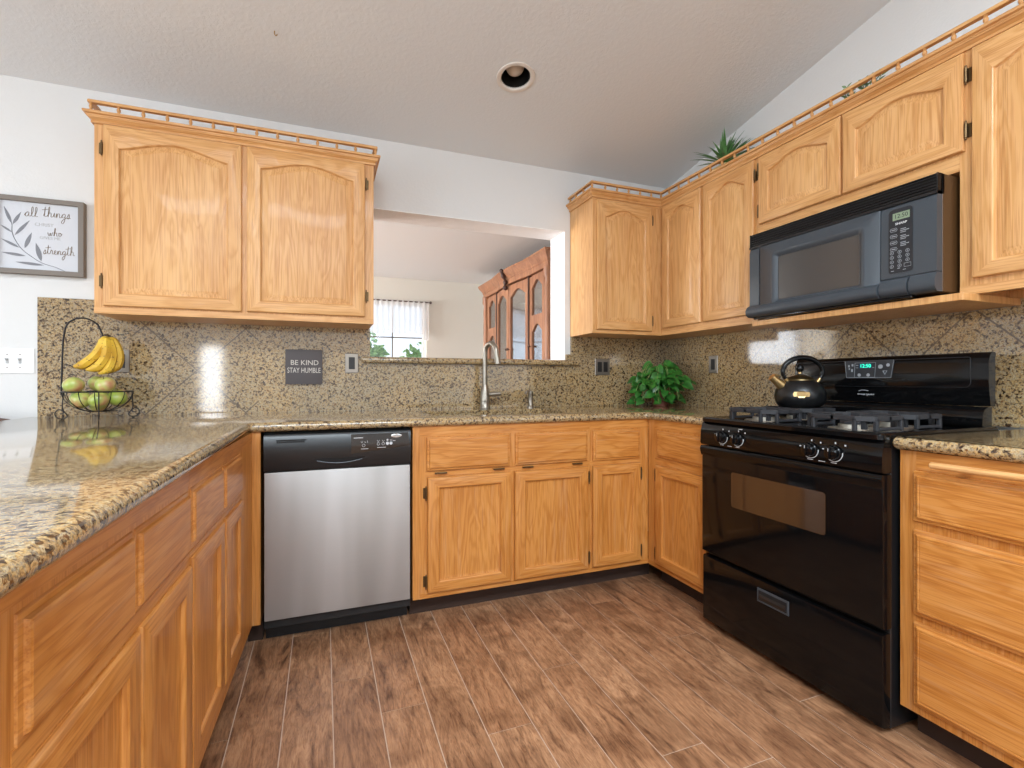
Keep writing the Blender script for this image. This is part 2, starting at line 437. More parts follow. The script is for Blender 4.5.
# pass-through reveal skin; dining room light is put into its paler paint
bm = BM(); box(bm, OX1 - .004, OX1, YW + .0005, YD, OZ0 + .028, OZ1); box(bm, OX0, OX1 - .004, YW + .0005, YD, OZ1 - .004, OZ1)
struct('trim_1', bm, 'reveal_lit_paint')
# right wall: gable outline above the kitchen, plain for the dining room
bm = BM(); prism(bm, [(YB, 0), (YFAR, 0), (YFAR, 2.6), (YW + .2, 2.6), (YW, 2.65), (YB, cz(YB) + .1)], XW, XW + .15, 'x'); struct('wall_right', bm, 'wall_paint')
wall_with_holes('wall_left', 'wall_paint', YB, YFAR, 0, 3.95, [(-2.4, 1.2, .2, 2.3), (3.8, 6.2, .3, 2.3)], XL_ - .12, XL_, 'y')  # second opening lets in the added dining fill
wall_with_holes('wall_front', 'wall_paint', XL_, XW, 0, 2.5, [(-2.03, -1.69, .8, 1.7)], YB - .12, YB, 'x')
wall_with_holes('wall_front', 'wall_paint', XL_, XW, 2.5, 3.95, [(-3.1, 1.9, 2.5, 3.4)], YB - .12, YB, 'x')  # upper opening added for the high rear fill lamp
WX0, WX1, WZ0, WZ1 = .30, 1.30, .95, 2.13
wall_with_holes('wall_far', 'dining_paint', XL_, XW, 0, 2.6, [(-3.7, -2.4, .85, 2.05), (WX0, WX1, WZ0, WZ1)], YFAR, YFAR + .14, 'x')
def window(name, x0, x1, z0, z1, y, mull_x, mull_z, t=.045):
    bm = BM()
    box(bm, x0, x0 + t, y, y + .05, z0, z1); box(bm, x1 - t, x1, y, y + .05, z0, z1)
    box(bm, x0 + t, x1 - t, y, y + .05, z0, z0 + t); box(bm, x0 + t, x1 - t, y, y + .05, z1 - t, z1)
    root = struct(name, bm, 'white_gloss')
    bm = BM()
    for mx in mull_x: box(bm, mx - .008, mx + .008, y + .018, y + .032, z0 + t, z1 - t)
    for mz in mull_z: box(bm, x0 + t, x1 - t, y + .018, y + .032, mz - .008, mz + .008)
    obj('muntin', bm, 'grey_wood' if name == 'window_1' else 'white_gloss', root, smooth=0)
    bm = BM(); box(bm, x0 + t, x1 - t, y + .022, y + .028, z0 + t, z1 - t); obj('glass_pane', bm, 'glass', root, smooth=0)
window('window_1', WX0, WX1, WZ0, WZ1, YFAR + .05, [.86], [1.66])
window('window_2', -3.7, -2.4, .85, 2.05, YFAR + .05, [-3.38, -3.05, -2.72], [1.15, 1.45, 1.75])

# ------------------------------------------------------------------ cabinets
def rect_outline(x0, x1, z0, z1, d=0, rise=0, n=14):
    x0 += d; x1 -= d; z0 += d; z1 -= d
    top = []
    for i in range(1, n):
        t = -1 + 2 * i / n
        f = (math.cos(PI * t / 2)) ** 1.35 if rise else 0
        top.append((x1 + (x0 - x1) * i / n, z1 + rise * f))
    return [(x0, z0), (x1, z0), (x1, z1)] + top + [(x0, z1)]
def outer_outline(x0, x1, z0, z1, d=0, n=14):
    x0 += d; x1 -= d; z0 += d; z1 -= d
    return [(x0, z0), (x1, z0), (x1, z1)] + [(x1 + (x0 - x1) * i / n, z1) for i in range(1, n)] + [(x0, z1)]
def door(cab, x0, x1, z0, z1, style, arch=0, st=.052, rl=None, hinges=(), pfx='', y0=0):
    """one door with its raised panel; hinges = (side, [z...])"""
    rl = rl or st; th = .02
    bm = BM(); Y = lambda l, y: [(p[0], y0 - y, p[1]) for p in l]
    trail = arch + rl if arch else rl
    O = lambda d: outer_outline(x0, x1, z0, z1, d)
    I = lambda d: rect_outline(x0 + st, x1 - st, z0 + rl, z1 - trail, d, arch)
    rings(bm, [Y(O(0), .0), Y(O(0), th - .007), Y(O(.003), th - .002), Y(O(.009), th), Y(I(0), th), Y(I(.003), th - .002), Y(I(.006), th - .010), Y(I(.008), th - .011)], True, False)
    o = obj('door', bm, pfx + 'oak_v', cab, smooth=30)
    o.data.materials.append(MATS[pfx + 'oak_h']); nn = len(O(0))
    for q in range(7 * nn): o.data.polygons[q].material_index = 0 if (q % nn) in (1, nn - 1) else 1
    bm = BM()
    if style == 'raised':
        rings(bm, [Y(I(.004), th - .013), Y(I(.012), th - .011), Y(I(.016), th - .0105), Y(I(.034), th - .003), Y(I(.037), th - .0025)], False, True)
    else:
        rings(bm, [Y(I(.003), th - .008), Y(I(.010), th - .011), Y(I(.018), th - .0125), Y(I(.020), th - .0125)], False, True)
    obj('panel', bm, pfx + 'oak_v', o, smooth=30)
    for side, zs in hinges:
        for hz in zs:
            hx = x0 - .006 if side == 'l' else x1 + .006
            bm = BM(); lathe(bm, [(.001, -.034), (.0035, -.031), (.0028, -.026), (.0045, -.024), (.0045, .024), (.0028, .026), (.0035, .031), (.001, .034)], (hx, y0 - .012, hz), 10)
            s = -1 if side == 'l' else 1
            box(bm, min(hx, hx + s * .012), max(hx, hx + s * .012), y0 - .004, y0 - .0005, hz - .024, hz + .024, .001, 1)
            obj('hinge', bm, 'bronze', o)
    return o
def drawer(cab, x0, x1, z0, z1, pfx='', line=0, y0=0, name='drawer'):
    bm = BM(); Y = lambda d, y: [(x0 + d, y0 - y, z0 + d), (x1 - d, y0 - y, z0 + d), (x1 - d, y0 - y, z1 - d), (x0 + d, y0 - y, z1 - d)]
    L = [Y(0, 0), Y(0, .009), Y(.002, .0115), Y(.010, .0125), Y(.012, .018), Y(.015, .0195)]
    if line: L += [Y(.019, .0195), Y(.020, .0182), Y(.0215, .0182), Y(.0225, .0195)]
    rings(bm, L, True, True)
    return obj(name, bm, pfx + 'oak_h', cab, smooth=20)
def face_frame(cab, W, z0, z1, opens, pfx, D, side_m=None, toe=False, name='body'):
    """box behind a face frame (solid front board, the doors overlay it)"""
    bm = BM(); box(bm, 0, W, 0, D, z0, z1, .0012, 1)
    o = obj(name, bm, pfx + 'oak_v', cab, smooth=0)
    return o
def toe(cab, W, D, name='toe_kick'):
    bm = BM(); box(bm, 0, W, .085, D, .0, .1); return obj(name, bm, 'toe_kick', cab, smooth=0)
def rail(cab, x0, x1, z0, z1, pfx, name='rail'):
    bm = BM(); box(bm, x0, x1, -.0015, .004, z0, z1); return obj(name, bm, pfx + 'oak_h', cab, smooth=0)

# base run along the back wall (front plane y = 2.21)
YF = 2.21
c = thing('base_cabinet', 'oak filler stile squeezed between the left corner and the steel dishwasher', 'cabinet', (-.2905, YF, 0))
bm = BM(); box(bm, 0, .055, 0, .70, 0.1, .8765); obj('body', bm, 'base_oak_v', c, smooth=0)
toe(c, .055, .68)
SX = .374
c = thing('base_cabinet', 'wide oak sink cabinet with two doors right of the dishwasher', 'cabinet', (SX, YF, 0))
W = 1.276 - SX
bm = BM(); box(bm, 0, W, 0, .02, .1, .8765); box(bm, 0, .016, .02, .70, .1, .8765); box(bm, W - .016, W, .02, .70, .1, .8765); box(bm, .016, W - .016, .02, .70, .1, .116); box(bm, .016, W - .016, .69, .70, .116, .8765)
obj('body', bm, 'base_oak_v', c, smooth=0); toe(c, W, .68)
rail(c, .03, W, .832, .8765, 'base_', 'top_rail'); rail(c, .055, W, .650, .672, 'base_', 'middle_rail'); rail(c, .03, W, .1, .122, 'base_', 'bottom_rail')
for (a, b, hz) in ((.436, .836, (.501, .781)), (.864, 1.260, (.931, 1.203))):
    d = drawer(c, a - SX, b - SX, .676, .826, 'base_', name='tilt_out_front')
    for hx in hz:
        bm = BM(); box(bm, hx - SX - .028, hx - SX + .028, -.012, -.001, .660, .667, .001, 1); cyl(bm, (hx - SX - .02, -.014, .6655), (hx - SX + .02, -.014, .6655), .003, seg=8); obj('hinge', bm, 'bronze', d)
door(c, .438 - SX, .840 - SX, .127, .647, 'flat', 0, .050, .046, (('l', [.576, .178]),), 'base_')
door(c, .860 - SX, 1.262 - SX, .126, .646, 'flat', 0, .050, .046, (('r', [.590, .180]),), 'base_')
c = thing('base_cabinet', 'narrow oak cabinet, one drawer over one door, right end of the sink run', 'cabinet', (1.2765, YF, 0))
W = 1.6365 - 1.2765
face_frame(c, W, 0.1, .8765, None, 'base_', .70); toe(c, W + .07, .68)
rail(c, 0, W, .832, .8765, 'base_', 'top_rail'); rail(c, 0, W - .055, .650, .670, 'base_', 'middle_rail'); rail(c, 0, W, .1, .122, 'base_', 'bottom_rail')
drawer(c, 1.293 - 1.2765, 1.577 - 1.2765, .672, .827, 'base_')
door(c, 1.289 - 1.2765, 1.579 - 1.2765, .128, .647, 'flat', 0, .050, .046, (('r', [.590, .180]),), 'base_')

# right run, between the corner and the range (front plane x = 1.637, local x runs towards the viewer)
XR = 1.637
c = thing('base_cabinet', 'oak corner cabinet with drawer and door directly left of the black range', 'cabinet', (XR, 2.2095, 0), -PI / 2)
W = 2.2095 - 1.748
face_frame(c, W, 0.1, .8765, None, 'base_', .68); toe(c, W, .66)
rail(c, 0.06, W, .832, .8765, 'base_', 'top_rail'); rail(c, .06, W, .648, .680, 'base_', 'middle_rail'); rail(c, 0, W, .1, .122, 'base_', 'bottom_rail')
drawer(c, .088, .4515, .686, .822, 'base_')
door(c, .082, .4515, .129, .643, 'flat', 0, .050, .046, (('l', [.590, .180]),), 'base_')
# right near drawer cabinet
c = thing('base_cabinet', 'oak three-drawer cabinet with pull-out board at the right of the range', 'cabinet', (XR, .970, 0), -PI / 2)
W = .60
face_frame(c, W, 0.1, .8765, None, 'base_', .68); toe(c, W, .66)
rail(c, .045, W - .04, .822, .8765, 'base_', 'top_rail')
for za, zb in ((.671, .818), (.396, .645), (.128, .374)): drawer(c, .042, W - .035, za, zb, 'base_', line=1)
bm = BM(); tube(bm, [(.098, -.036, .845), (.102, -.036, .845), (W - .06, -.036, .845), (W - .056, -.036, .845)], 0, 14, radii=[.005, .0095, .0095, .005])
for px in (.18, W - .14): box(bm, px - .01, px + .01, -.03, .3, .840, .848)
obj('pull_out_board', bm, 'oak_h', c, label='rounded front edge of a pull-out board')

# left run (front plane about x = -.29, turned slightly), local x runs away from the viewer
LROT = PI / 2 - math.atan(.0357)
def lpos(yl):   # origin of a unit whose near end lies at distance yl
    return (-.3452 + .0357 * yl, yl, 0)
c = thing('base_cabinet', 'oak peninsula cabinet nearest the viewer with its stile cut by the frame edge', 'cabinet', lpos(.12), LROT)
face_frame(c, .548, .1, .8765, None, 'base_', .60); toe(c, .548, .58)
drawer(c, .03, .515, .685, .825, 'base_', y0=.009); door(c, .03, .515, .13, .650, 'flat', 0, .055, .05, (), 'base_', y0=.009)
YA = .670
c = thing('base_cabinet', 'oak peninsula cabinet with two large drawers above two doors in the left foreground', 'cabinet', lpos(YA), LROT)
W = 1.357 - YA
face_frame(c, W, .1, .8765, None, 'base_', .60); toe(c, W, .58)
rail(c, 0, W, .835, .8765, 'base_', 'top_rail'); rail(c, .03, W, .648, .676, 'base_', 'middle_rail')
drawer(c, .706 - YA, 1.027 - YA, .673, .825, 'base_', y0=.009); drawer(c, 1.036 - YA, 1.349 - YA, .676, .825, 'base_', y0=.009)
door(c, .710 - YA, 1.042 - YA, .13, .643, 'flat', 0, .055, .05, (), 'base_', y0=.009); door(c, 1.049 - YA, 1.354 - YA, .13, .648, 'flat', 0, .055, .05, (('r', [.58, .20]),), 'base_', y0=.009)
YB2 = 1.358
c = thing('base_cabinet', 'oak peninsula cabinet with two small drawers above two doors beside the corner', 'cabinet', lpos(YB2), LROT)
W = 2.205 - YB2
face_frame(c, W, .1, .8765, None, 'base_', .60); toe(c, W, .58)
rail(c, 0, W, .835, .8765, 'base_', 'top_rail'); rail(c, 0, W - .22, .648, .676, 'base_', 'middle_rail')
drawer(c, 1.366 - YB2, 1.682 - YB2, .686, .828, 'base_', y0=.009); drawer(c, 1.700 - YB2, 1.970 - YB2, .686, .826, 'base_', y0=.009)
door(c, 1.364 - YB2, 1.689 - YB2, .145, .662, 'flat', 0, .055, .05, (), 'base_', y0=.009); door(c, 1.709 - YB2, 1.980 - YB2, .155, .662, 'flat', 0, .055, .05, (), 'base_', y0=.009)

# ------------------------------------------------------------------ counters
def offset_poly(P, d):
    n = len(P); out = []
    for i in range(n):
        p0, p1, p2 = Vector(P[i - 1]), Vector(P[i]), Vector(P[(i + 1) % n])
        a = (p1 - p0).normalized(); b = (p2 - p1).normalized()
        na = Vector((-a.y, a.x)); nb = Vector((-b.y, b.x)); q = (na + nb); q /= max(1e-6, q.dot(na)); out.append(p1 + q * d)
    return [tuple(v) for v in out]
def round_corners(P, rad):
    out = []; n = len(P)
    for i in range(n):
        r = rad.get(i, 0)
        if not r: out.append(P[i]); continue
        p0, p1, p2 = Vector(P[i - 1]), Vector(P[i]), Vector(P[(i + 1) % n]); a = (p0 - p1).normalized(); b = (p2 - p1).normalized()
        for k in range(7):
            t = k / 6; s = p1 + a * r; e = p1 + b * r; out.append(tuple((1 - t) ** 2 * s + 2 * t * (1 - t) * p1 + t * t * e))
    return out
def slab(P, z0, z1, hole=None, bull=None):
    """counter slab with a bullnose all round and optional cut-out (list of points)"""
    bm = BM(); h = z1 - z0; r = h / 2
    prof = [(r * (1 - math.cos(a)), z0 + r - r * math.cos(PI / 2 - a) * 1) for a in ()]
    L = []
    for k in range(0, 9):
        a = -PI / 2 + PI * k / 8
        L.append([(p[0], p[1], z0 + r + r * math.sin(a)) for p in offset_poly(P, r * (1 - math.cos(a)))])
    R = [[bm.verts.new(p) for p in l] for l in L]; n = len(P)
    for a, b in zip(R, R[1:]):
        for i in range(n): bm.faces.new((a[i], a[(i + 1) % n], b[(i + 1) % n], b[i]))
    H = None
    if hole: H = [[bm.verts.new((x, y, z)) for x, y in hole] for z in (z0, z1)]
    for idx, ring in ((0, R[0]), (1, R[-1])):
        es = [bm.edges.get((ring[i], ring[(i + 1) % n])) for i in range(n)]
        if H: m_ = len(H[idx]); es += [bm.edges.new((H[idx][i], H[idx][(i + 1) % m_])) for i in range(m_)]
        bmesh.ops.triangle_fill(bm, edges=es, use_beauty=True)
    if H:
        for i in range(m_): bm.faces.new((H[0][i], H[1][i], H[1][(i + 1) % m_], H[0][(i + 1) % m_]))
    bmesh.ops.recalc_face_normals(bm, faces=bm.faces[:])
    return bm
P = [(-1.285, -.55), (-.272, -.55), (-.272, 2.187), (1.615, 2.187), (1.615, 1.748), (2.345, 1.748), (2.345, 2.945), (-1.285, 2.945)]
P = round_corners(P, {2: .02, 3: .02, 4: .012})
SKX0, SKX1, SKY0, SKY1 = .50, 1.22, 2.32, 2.70
hole = round_corners([(SKX0, SKY0), (SKX1, SKY0), (SKX1, SKY1), (SKX0, SKY1)], {0: .05, 1: .05, 2: .05, 3: .05})
tag(obj('countertop', slab(P, 0.877, .915, hole), 'granite', smooth=40), 'U-shaped speckled beige granite countertop holding the sink, fruit basket and pothos', 'countertop')
P = round_corners([(1.612, .38), (2.345, .38), (2.345, .979), (1.612, .979)], {3: .008})
tag(obj('countertop', slab(P, 0.877, .915), 'granite', smooth=40), 'short speckled granite countertop over the drawers right of the black range', 'countertop')

# sink basin under the cut-out
c = thing('kitchen_sink', 'stainless steel undermount sink set in the granite below the faucet', 'sink', ((SKX0 + SKX1) / 2, 2.51, .70))
def basin(x0, x1):
    bm = BM(); r0 = round_corners([(x0, SKY0 + .004), (x1, SKY0 + .004), (x1, SKY1 - .004), (x0, SKY1 - .004)], {0: .045, 1: .045, 2: .045, 3: .045})
    rings(bm, [[(x, y, .8765) for x, y in r0], [(x, y, .72) for x, y in offset_poly(r0, .008)], [(x, y, .705) for x, y in offset_poly(r0, .03)]], False, True)
    rings(bm, [[(x, y, .8765) for x, y in r0], [(x, y, .8765) for x, y in offset_poly(r0, -.010)], [(x, y, .70) for x, y in offset_poly(r0, -.002)]], False, True)
    return bm
mid = (SKX0 + SKX1) / 2
for a, b in ((SKX0 + .004, mid - .012), (mid + .012, SKX1 - .004)):
    o = obj('basin', basin(a, b), 'sink_steel', c, world=True)
    bm = BM(); lathe(bm, [(.045, .7052), (.042, .7075), (.02, .7065)], ((a + b) / 2, 2.51, 0)); obj('drain', bm, 'nickel', o, world=True)

# faucet and dispenser
c = thing('kitchen_faucet', 'brushed nickel gooseneck faucet standing behind the sink', 'faucet', (.918, 2.845, .915))
bm = BM(); lathe(bm, [(.032, 0), (.033, .004), (.032, .012), (.0295, .016), (.029, .045), (.030, .05), (.029, .056), (.026, .10), (.019, .136), (.0165, .142), (.0165, .148)]); obj('base', bm, 'nickel', c)
bm = BM(); arc = [(0, 0, .14), (0, 0, .30), (0, 0, .345)] + [(0 + .004 * k, -.035 * (1 - math.cos(a)) * 2.1, .345 + .062 * math.sin(a)) for k, a in enumerate([PI * i / 8 for i in range(1, 9)])]
arc = [(0, 0, .14), (0, 0, .24), (0, 0, .33)]
for i in range(1, 11):
    a = PI * i / 10; R_ = .052; s = R_ * (1 - math.cos(a)); arc.append((s * .40, -s * .88, .335 + R_ * 1.1 * math.sin(a)))
ex = arc[-1]; arc.append((ex[0] + .004, ex[1] - .004, .30)); arc.append((ex[0] + .006, ex[1] - .006, .285))
tube(bm, arc, .0145, 16); obj('spout', bm, 'nickel', c)
bm = BM(); cyl(bm, (ex[0] + .004, ex[1] - .004, .305), (ex[0] + .007, ex[1] - .007, .268), .0180, .0190, 18); obj('spray_head', bm, 'nickel', c)
bm = BM(); tube(bm, [(.018, 0, .085), (.05, -.004, .087), (.085, -.006, .088), (.10, -.008, .089)], 0, 12, radii=[.0155, .0145, .0135, .011]); obj('handle', bm, 'nickel', c)
c = thing('soap_dispenser', 'small brushed nickel soap dispenser right of the gooseneck faucet', 'soap dispenser', (1.222, 2.850, .915))
bm = BM(); lathe(bm, [(.022, 0), (.022, .006), (.017, .012), (.0145, .02), (.0145, .078), (.017, .085), (.016, .100), (.005, .106)], seg=18); obj('pump_body', bm, 'nickel', c)
bm = BM(); tube(bm, [(0, 0, .096), (-.02, -.01, .104), (-.038, -.019, .098), (-.042, -.021, .086)], .0075, 10); obj('nozzle', bm, 'nickel', c)

# ------------------------------------------------------------------ backsplash and sill
BS = 2.93
bm = BM(); box(bm, -1.243, -.925, BS, YW - .0005, .915, 1.474); box(bm, -.925, .252, BS, YW - .0005, .915, 1.380)
box(bm, .252, 1.555, BS, YW - .0005, .915, 1.183); box(bm, 1.555, 2.349, BS, YW - .0005, .915, 1.380); box(bm, 1.5165, 1.555, BS, YW - .0005, 1.223, 1.26)
tag(obj('backsplash', bm, 'granite_back', smooth=0), 'speckled granite backsplash on the sink wall with diagonal tile seams at its left', 'backsplash')
bm = BM(); box(bm, 2.330, XW - .0005, .38, BS - .0005, .915, 1.352); box(bm, 2.330, XW - .0005, 1.88, BS - .0005, 1.352, 1.378); box(bm, 2.330, XW - .0005, .38, 1.0, 1.352, 1.378)
tag(obj('backsplash', bm, 'granite_right', smooth=0), 'speckled granite backsplash with diamond seams behind the range', 'backsplash')
P = [(.205, 2.885), (1.60, 2.885), (1.60, 2.9295), (1.515, 2.9295), (1.515, 3.19), (.236, 3.19), (.236, 2.9295), (.205, 2.9295)]
tag(obj('window_sill', slab(P, 1.184, 1.221), 'granite', smooth=40), 'granite ledge along the bottom of the pass-through above the faucet', 'ledge')

# ------------------------------------------------------------------ upper cabinets
YU, XU = 2.652, 2.0685
ZB, ZT = 1.379, 2.235
c = thing('wall_cabinet', 'large oak wall cabinet with two arched doors left of the pass-through', 'cabinet', (-.932, YU, ZB))
def L3(v): return v - ZB
face_frame(c, 1.178, 0, ZT - ZB, None, '', YW - YU - .001)
rail(c, .03, 1.148, L3(2.205), L3(ZT), '', 'top_rail'); rail(c, .0, 1.178, 0, .027, '', 'bottom_rail')
door(c, .036, .571, L3(1.412), L3(2.203), 'raised', .046, .056, .050, (('l', [L3(1.52), L3(2.10)]),))
door(c, .593, 1.134, L3(1.414), L3(2.203), 'raised', .046, .056, .050, (('r', [L3(1.52), L3(2.10)]),))
c = thing('wall_cabinet', 'oak wall cabinet with one arched door in the back right corner beside the pass-through', 'cabinet', (1.553, YU, ZB))
face_frame(c, XU - 1.553 + .26, 0, ZT - ZB, None, '', YW - YU - .001)
rail(c, .0, .51, L3(2.205), L3(ZT), '', 'top_rail'); rail(c, 0, .51, 0, .020, '', 'bottom_rail')
door(c, .026, .433, L3(1.402), L3(2.203), 'raised', .050, .056, .046, (('r', [L3(1.47), L3(2.12)]),))
c = thing('wall_cabinet', 'oak wall cabinet with two arched doors left of the microwave', 'cabinet', (XU, YU - .001, ZB), -PI / 2)
W = YU - .001 - 1.886
face_frame(c, W, 0, ZT - ZB, None, '', XW - XU - .001)
rail(c, .0, W, L3(2.215), L3(ZT), '', 'top_rail'); rail(c, 0, W, 0, .036, '', 'bottom_rail')
door(c, .030, .371, L3(1.424), L3(2.213), 'raised', .052, .052, .046, ())
door(c, .396, .749, L3(1.424), L3(2.213), 'raised', .052, .052, .046, (('r', [L3(1.55), L3(2.13)]),))
c = thing('wall_cabinet', 'short oak wall cabinet with two low arched doors above the microwave', 'cabinet', (XU, 1.8855, 1.812), -PI / 2)
W = 1.8855 - 1.0355
face_frame(c, W, 0, ZT - 1.812, None, '', XW - XU - .001)
rail(c, 0, W, 2.217 - 1.812, ZT - 1.812, '', 'top_rail'); rail(c, 0, W, 0, .055, '', 'bottom_rail')
door(c, .0165, .4365, .062, .400, 'raised', .040, .054, .046, (('l', [.13, .34]),))
door(c, .4465, .8665 - .0, .062, .400, 'raised', .040, .054, .046, (('r', [.13, .32]),))
c = thing('wall_cabinet', 'tall oak wall cabinet right of the microwave, cut by the picture edge', 'cabinet', (XU, 1.035, ZB), -PI / 2)
W = .52
bm = BM(); t = .018
box(bm, 0, W, 0, .02, .0, ZT - ZB); box(bm, 0, t, .02, .28, 0, ZT - ZB); box(bm, W - t, W, .02, .28, 0, ZT - ZB); box(bm, t, W - t, .02, .28, .03, .045); box(bm, t, W - t, .02, .28, .8, ZT - ZB); box(bm, t, W - t, .262, .28, .045, .8); box(bm, t, W - t, .262, .28, 0, .03)
obj('body', bm, 'oak_v', c, smooth=0)
rail(c, .04, W, 2.217 - ZB, ZT - ZB, '', 'top_rail'); rail(c, 0, W, 0, .030, '', 'bottom_rail')
door(c, .040, W - .03, L3(1.432), L3(2.213), 'raised', .052, .056, .046, ())
# light wood shelf board beneath the microwave
bm = BM(); box(bm, 1.985, 2.3295, .985, 1.845, 1.353, 1.378, .0015, 1)
tag(obj('shelf_board', bm, 'oak_v', smooth=0), 'plain light wood board fixed directly beneath the microwave', 'shelf')

def sweep(path, prof, closedprof=True):
    """path: 2D points; prof: (outward, z); outward is to the right of travel"""
    bm = BM(); n = len(path); L = []
    for d, z in prof:
        l = []
        for i in range(n):
            p = Vector(path[i]); a = (p - Vector(path[i - 1])).normalized() if i > 0 else None; b = (Vector(path[i + 1]) - p).normalized() if i < n - 1 else None
            na = Vector((a.y, -a.x)) if a else None; nb = Vector((b.y, -b.x)) if b else None
            q = (na + nb) if (a and b) else (na or nb)
            if a and b: q = q / q.dot(na)
            l.append((p.x + q.x * d, p.y + q.y * d, z))
        L.append(l)
    m_ = len(L); V = [[bm.verts.new(p) for p in l] for l in L]
    for k in range(m_):
        for i in range(n - 1): bm.faces.new((V[k][i], V[k][i + 1], V[(k + 1) % m_][i + 1], V[(k + 1) % m_][i]))
    bm.faces.new([V[k][0] for k in range(m_)]); bm.faces.new([V[k][-1] for k in range(m_)][::-1])
    bmesh.ops.recalc_face_normals(bm, faces=bm.faces[:]); return bm
CROWN = [(-.01, 2.2355), (.001, 2.2355), (.001, 2.206), (.009, 2.206), (.009, 2.214), (.006, 2.217), (.010, 2.222), (.018, 2.228), (.020, 2.233), (.024, 2.2335), (.025, 2.238), (.034, 2.241), (.036, 2.248), (.034, 2.252), (-.01, 2.252)]
def grain_y(o):
    o.data.materials.append(MATS['oak_y'])
    for p in o.data.polygons:
        e = [o.data.vertices[v].co for v in p.vertices]; dx = max(v.x for v in e) - min(v.x for v in e); dy = max(v.y for v in e) - min(v.y for v in e)
        if dy > dx: p.material_index = 1
    return o
def crown_and_rail(path, where, step=.0905, dz=0):
    CR = [(d * (.9 if d > .02 else 1), z + (dz if z < 2.2355 or z > 2.236 else 0)) for d, z in CROWN]
    tag(grain_y(obj('crown_molding', sweep(path, CR), 'oak_h', smooth=30)), 'oak crown molding along the top of ' + where, 'crown molding')
    g_ = thing('gallery_rail', 'miniature oak gallery rail with turned spindles above ' + where, 'gallery rail', (path[1][0], path[1][1], 2.252 + dz))
    grain_y(obj('top_rail', sweep(path, [(d - .010, z + dz) for d, z in ((.008, 2.289), (.028, 2.289), (.028, 2.299), (.025, 2.303), (.011, 2.303), (.008, 2.299))]), 'oak_h', g_, world=True, smooth=30))
    pts = []
    n = len(path)
    seg = []
    for i in range(n - 1):
        a, b = Vector(path[i]), Vector(path[i + 1]); d = (b - a).normalized(); o = Vector((d.y, -d.x)) * .008
        s = 0 if i == 0 else 1
        Ln = (b - a).length; k = max(1, round(Ln / step))
        for j in range(k):
            if i == 0 and j == 0: q = a + o + d * .02
            else: q = a + o + d * (Ln * j / k)
            if i > 0 and j == 0:
                d0 = (a - Vector(path[i - 1])).normalized(); q = a + o + Vector((d0.y, -d0.x)) * .008
            pts.append(q)
    pts.append(b + o - d * .01)
    base = None
    for q in pts:
        if base is None:
            bm = BM(); lathe(bm, [(.006, 2.252), (.0082, 2.254), (.0082, 2.260), (.0045, 2.264), (.0075, 2.270), (.008, 2.276), (.0045, 2.283), (.007, 2.286), (.007, 2.290)], (0, 0, -2.252), 10)
            base = obj('spindle', bm, 'oak_v', g_); sp = base
        else:
            sp = base.copy(); COL.objects.link(sp); sp.parent = g_
        sp.location = (q.x - path[1][0], q.y - path[1][1], 0)
crown_and_rail([(-.932, YW - .002), (-.932, YU), (.246, YU), (.246, YW - .002)], 'the left wall cabinet')
crown_and_rail([(1.553, YW - .002), (1.553, YU), (XU, YU), (XU, .515)], 'the corner and microwave cabinets', dz=.012)

# ------------------------------------------------------------------ dishwasher
c = thing('dishwasher', 'stainless steel dishwasher with a black control panel under the left of the counter', 'dishwasher', (-.224, YF, 0))
W = .587
bm = BM(); box(bm, 0, W, .012, .58, .09, .872); obj('body', bm, 'dark_gap', c, smooth=0)
bm = BM(); box(bm, .004, W - .004, -.022, .012, .118, .713, .003, 2); obj('door', bm, 'steel', c, label='brushed stainless steel door front')
bm = BM(); box(bm, .0, W, .0, .012, .078, .116, .002, 1); box(bm, .0, W, .088, .10, 0, .10); obj('kick_plate', bm, 'black_matte', c, smooth=0)
bm = BM()
prism(bm, [(.012, .716), (-.020, .716), (-.027, .728), (-.029, .80), (-.026, .855), (-.018, .866), (.012, .868)], .002, W - .002, 'x')
cp = obj('control_panel', bm, 'black_panel', c, smooth=40)
bm = BM(); pts = [(.20 + .18 * i / 12, -.0305, .752 - .012 * math.sin(PI * i / 12)) for i in range(13)]
tube(bm, pts, .0022, 8); obj('handle_lip', bm, 'mw_body', cp)
bm = BM()
prism(bm, [(.19, .762)] + [(.19 + .2 * i / 10, .757 - .013 * math.sin(PI * i / 10)) for i in range(11)] + [(.39, .762)], -.0295, -.027, 'y'); obj('handle_pocket', bm, 'dark_gap', cp, smooth=0)
bm = BM()
for i in range(14): box(bm, .05 + i * .0075, .0555 + i * .0075, -.0305, -.027, .832, .838)
box(bm, .048, .160, -.0305, -.0275, .841, .8445); obj('vent_grille', bm, 'dark_gap', cp, smooth=0)
bm = BM(); prism(bm, [(.335, .775), (.335, .857), (.572, .857), (.580, .800)], -.0303, -.0275, 'y'); obj('touch_panel', bm, 'oven_glass', cp, smooth=0)
bm = BM(); lathe(bm, [(.02, 0), (.02, .002), (.017, .003), (.001, .003)], (0, 0, 0), 24, 'y'); bmesh.ops.scale(bm, vec=(1.15, 1, .42), verts=bm.verts[:]); bmesh.ops.translate(bm, vec=(.522, -.0305, .845), verts=bm.verts[:])
bd = obj('badge', bm, 'badge_silver', cp); text('badge_lettering', 'Whirlpool', .0075, (.522, -.0342, .845), 'mw_body', bd, extr=.0002)
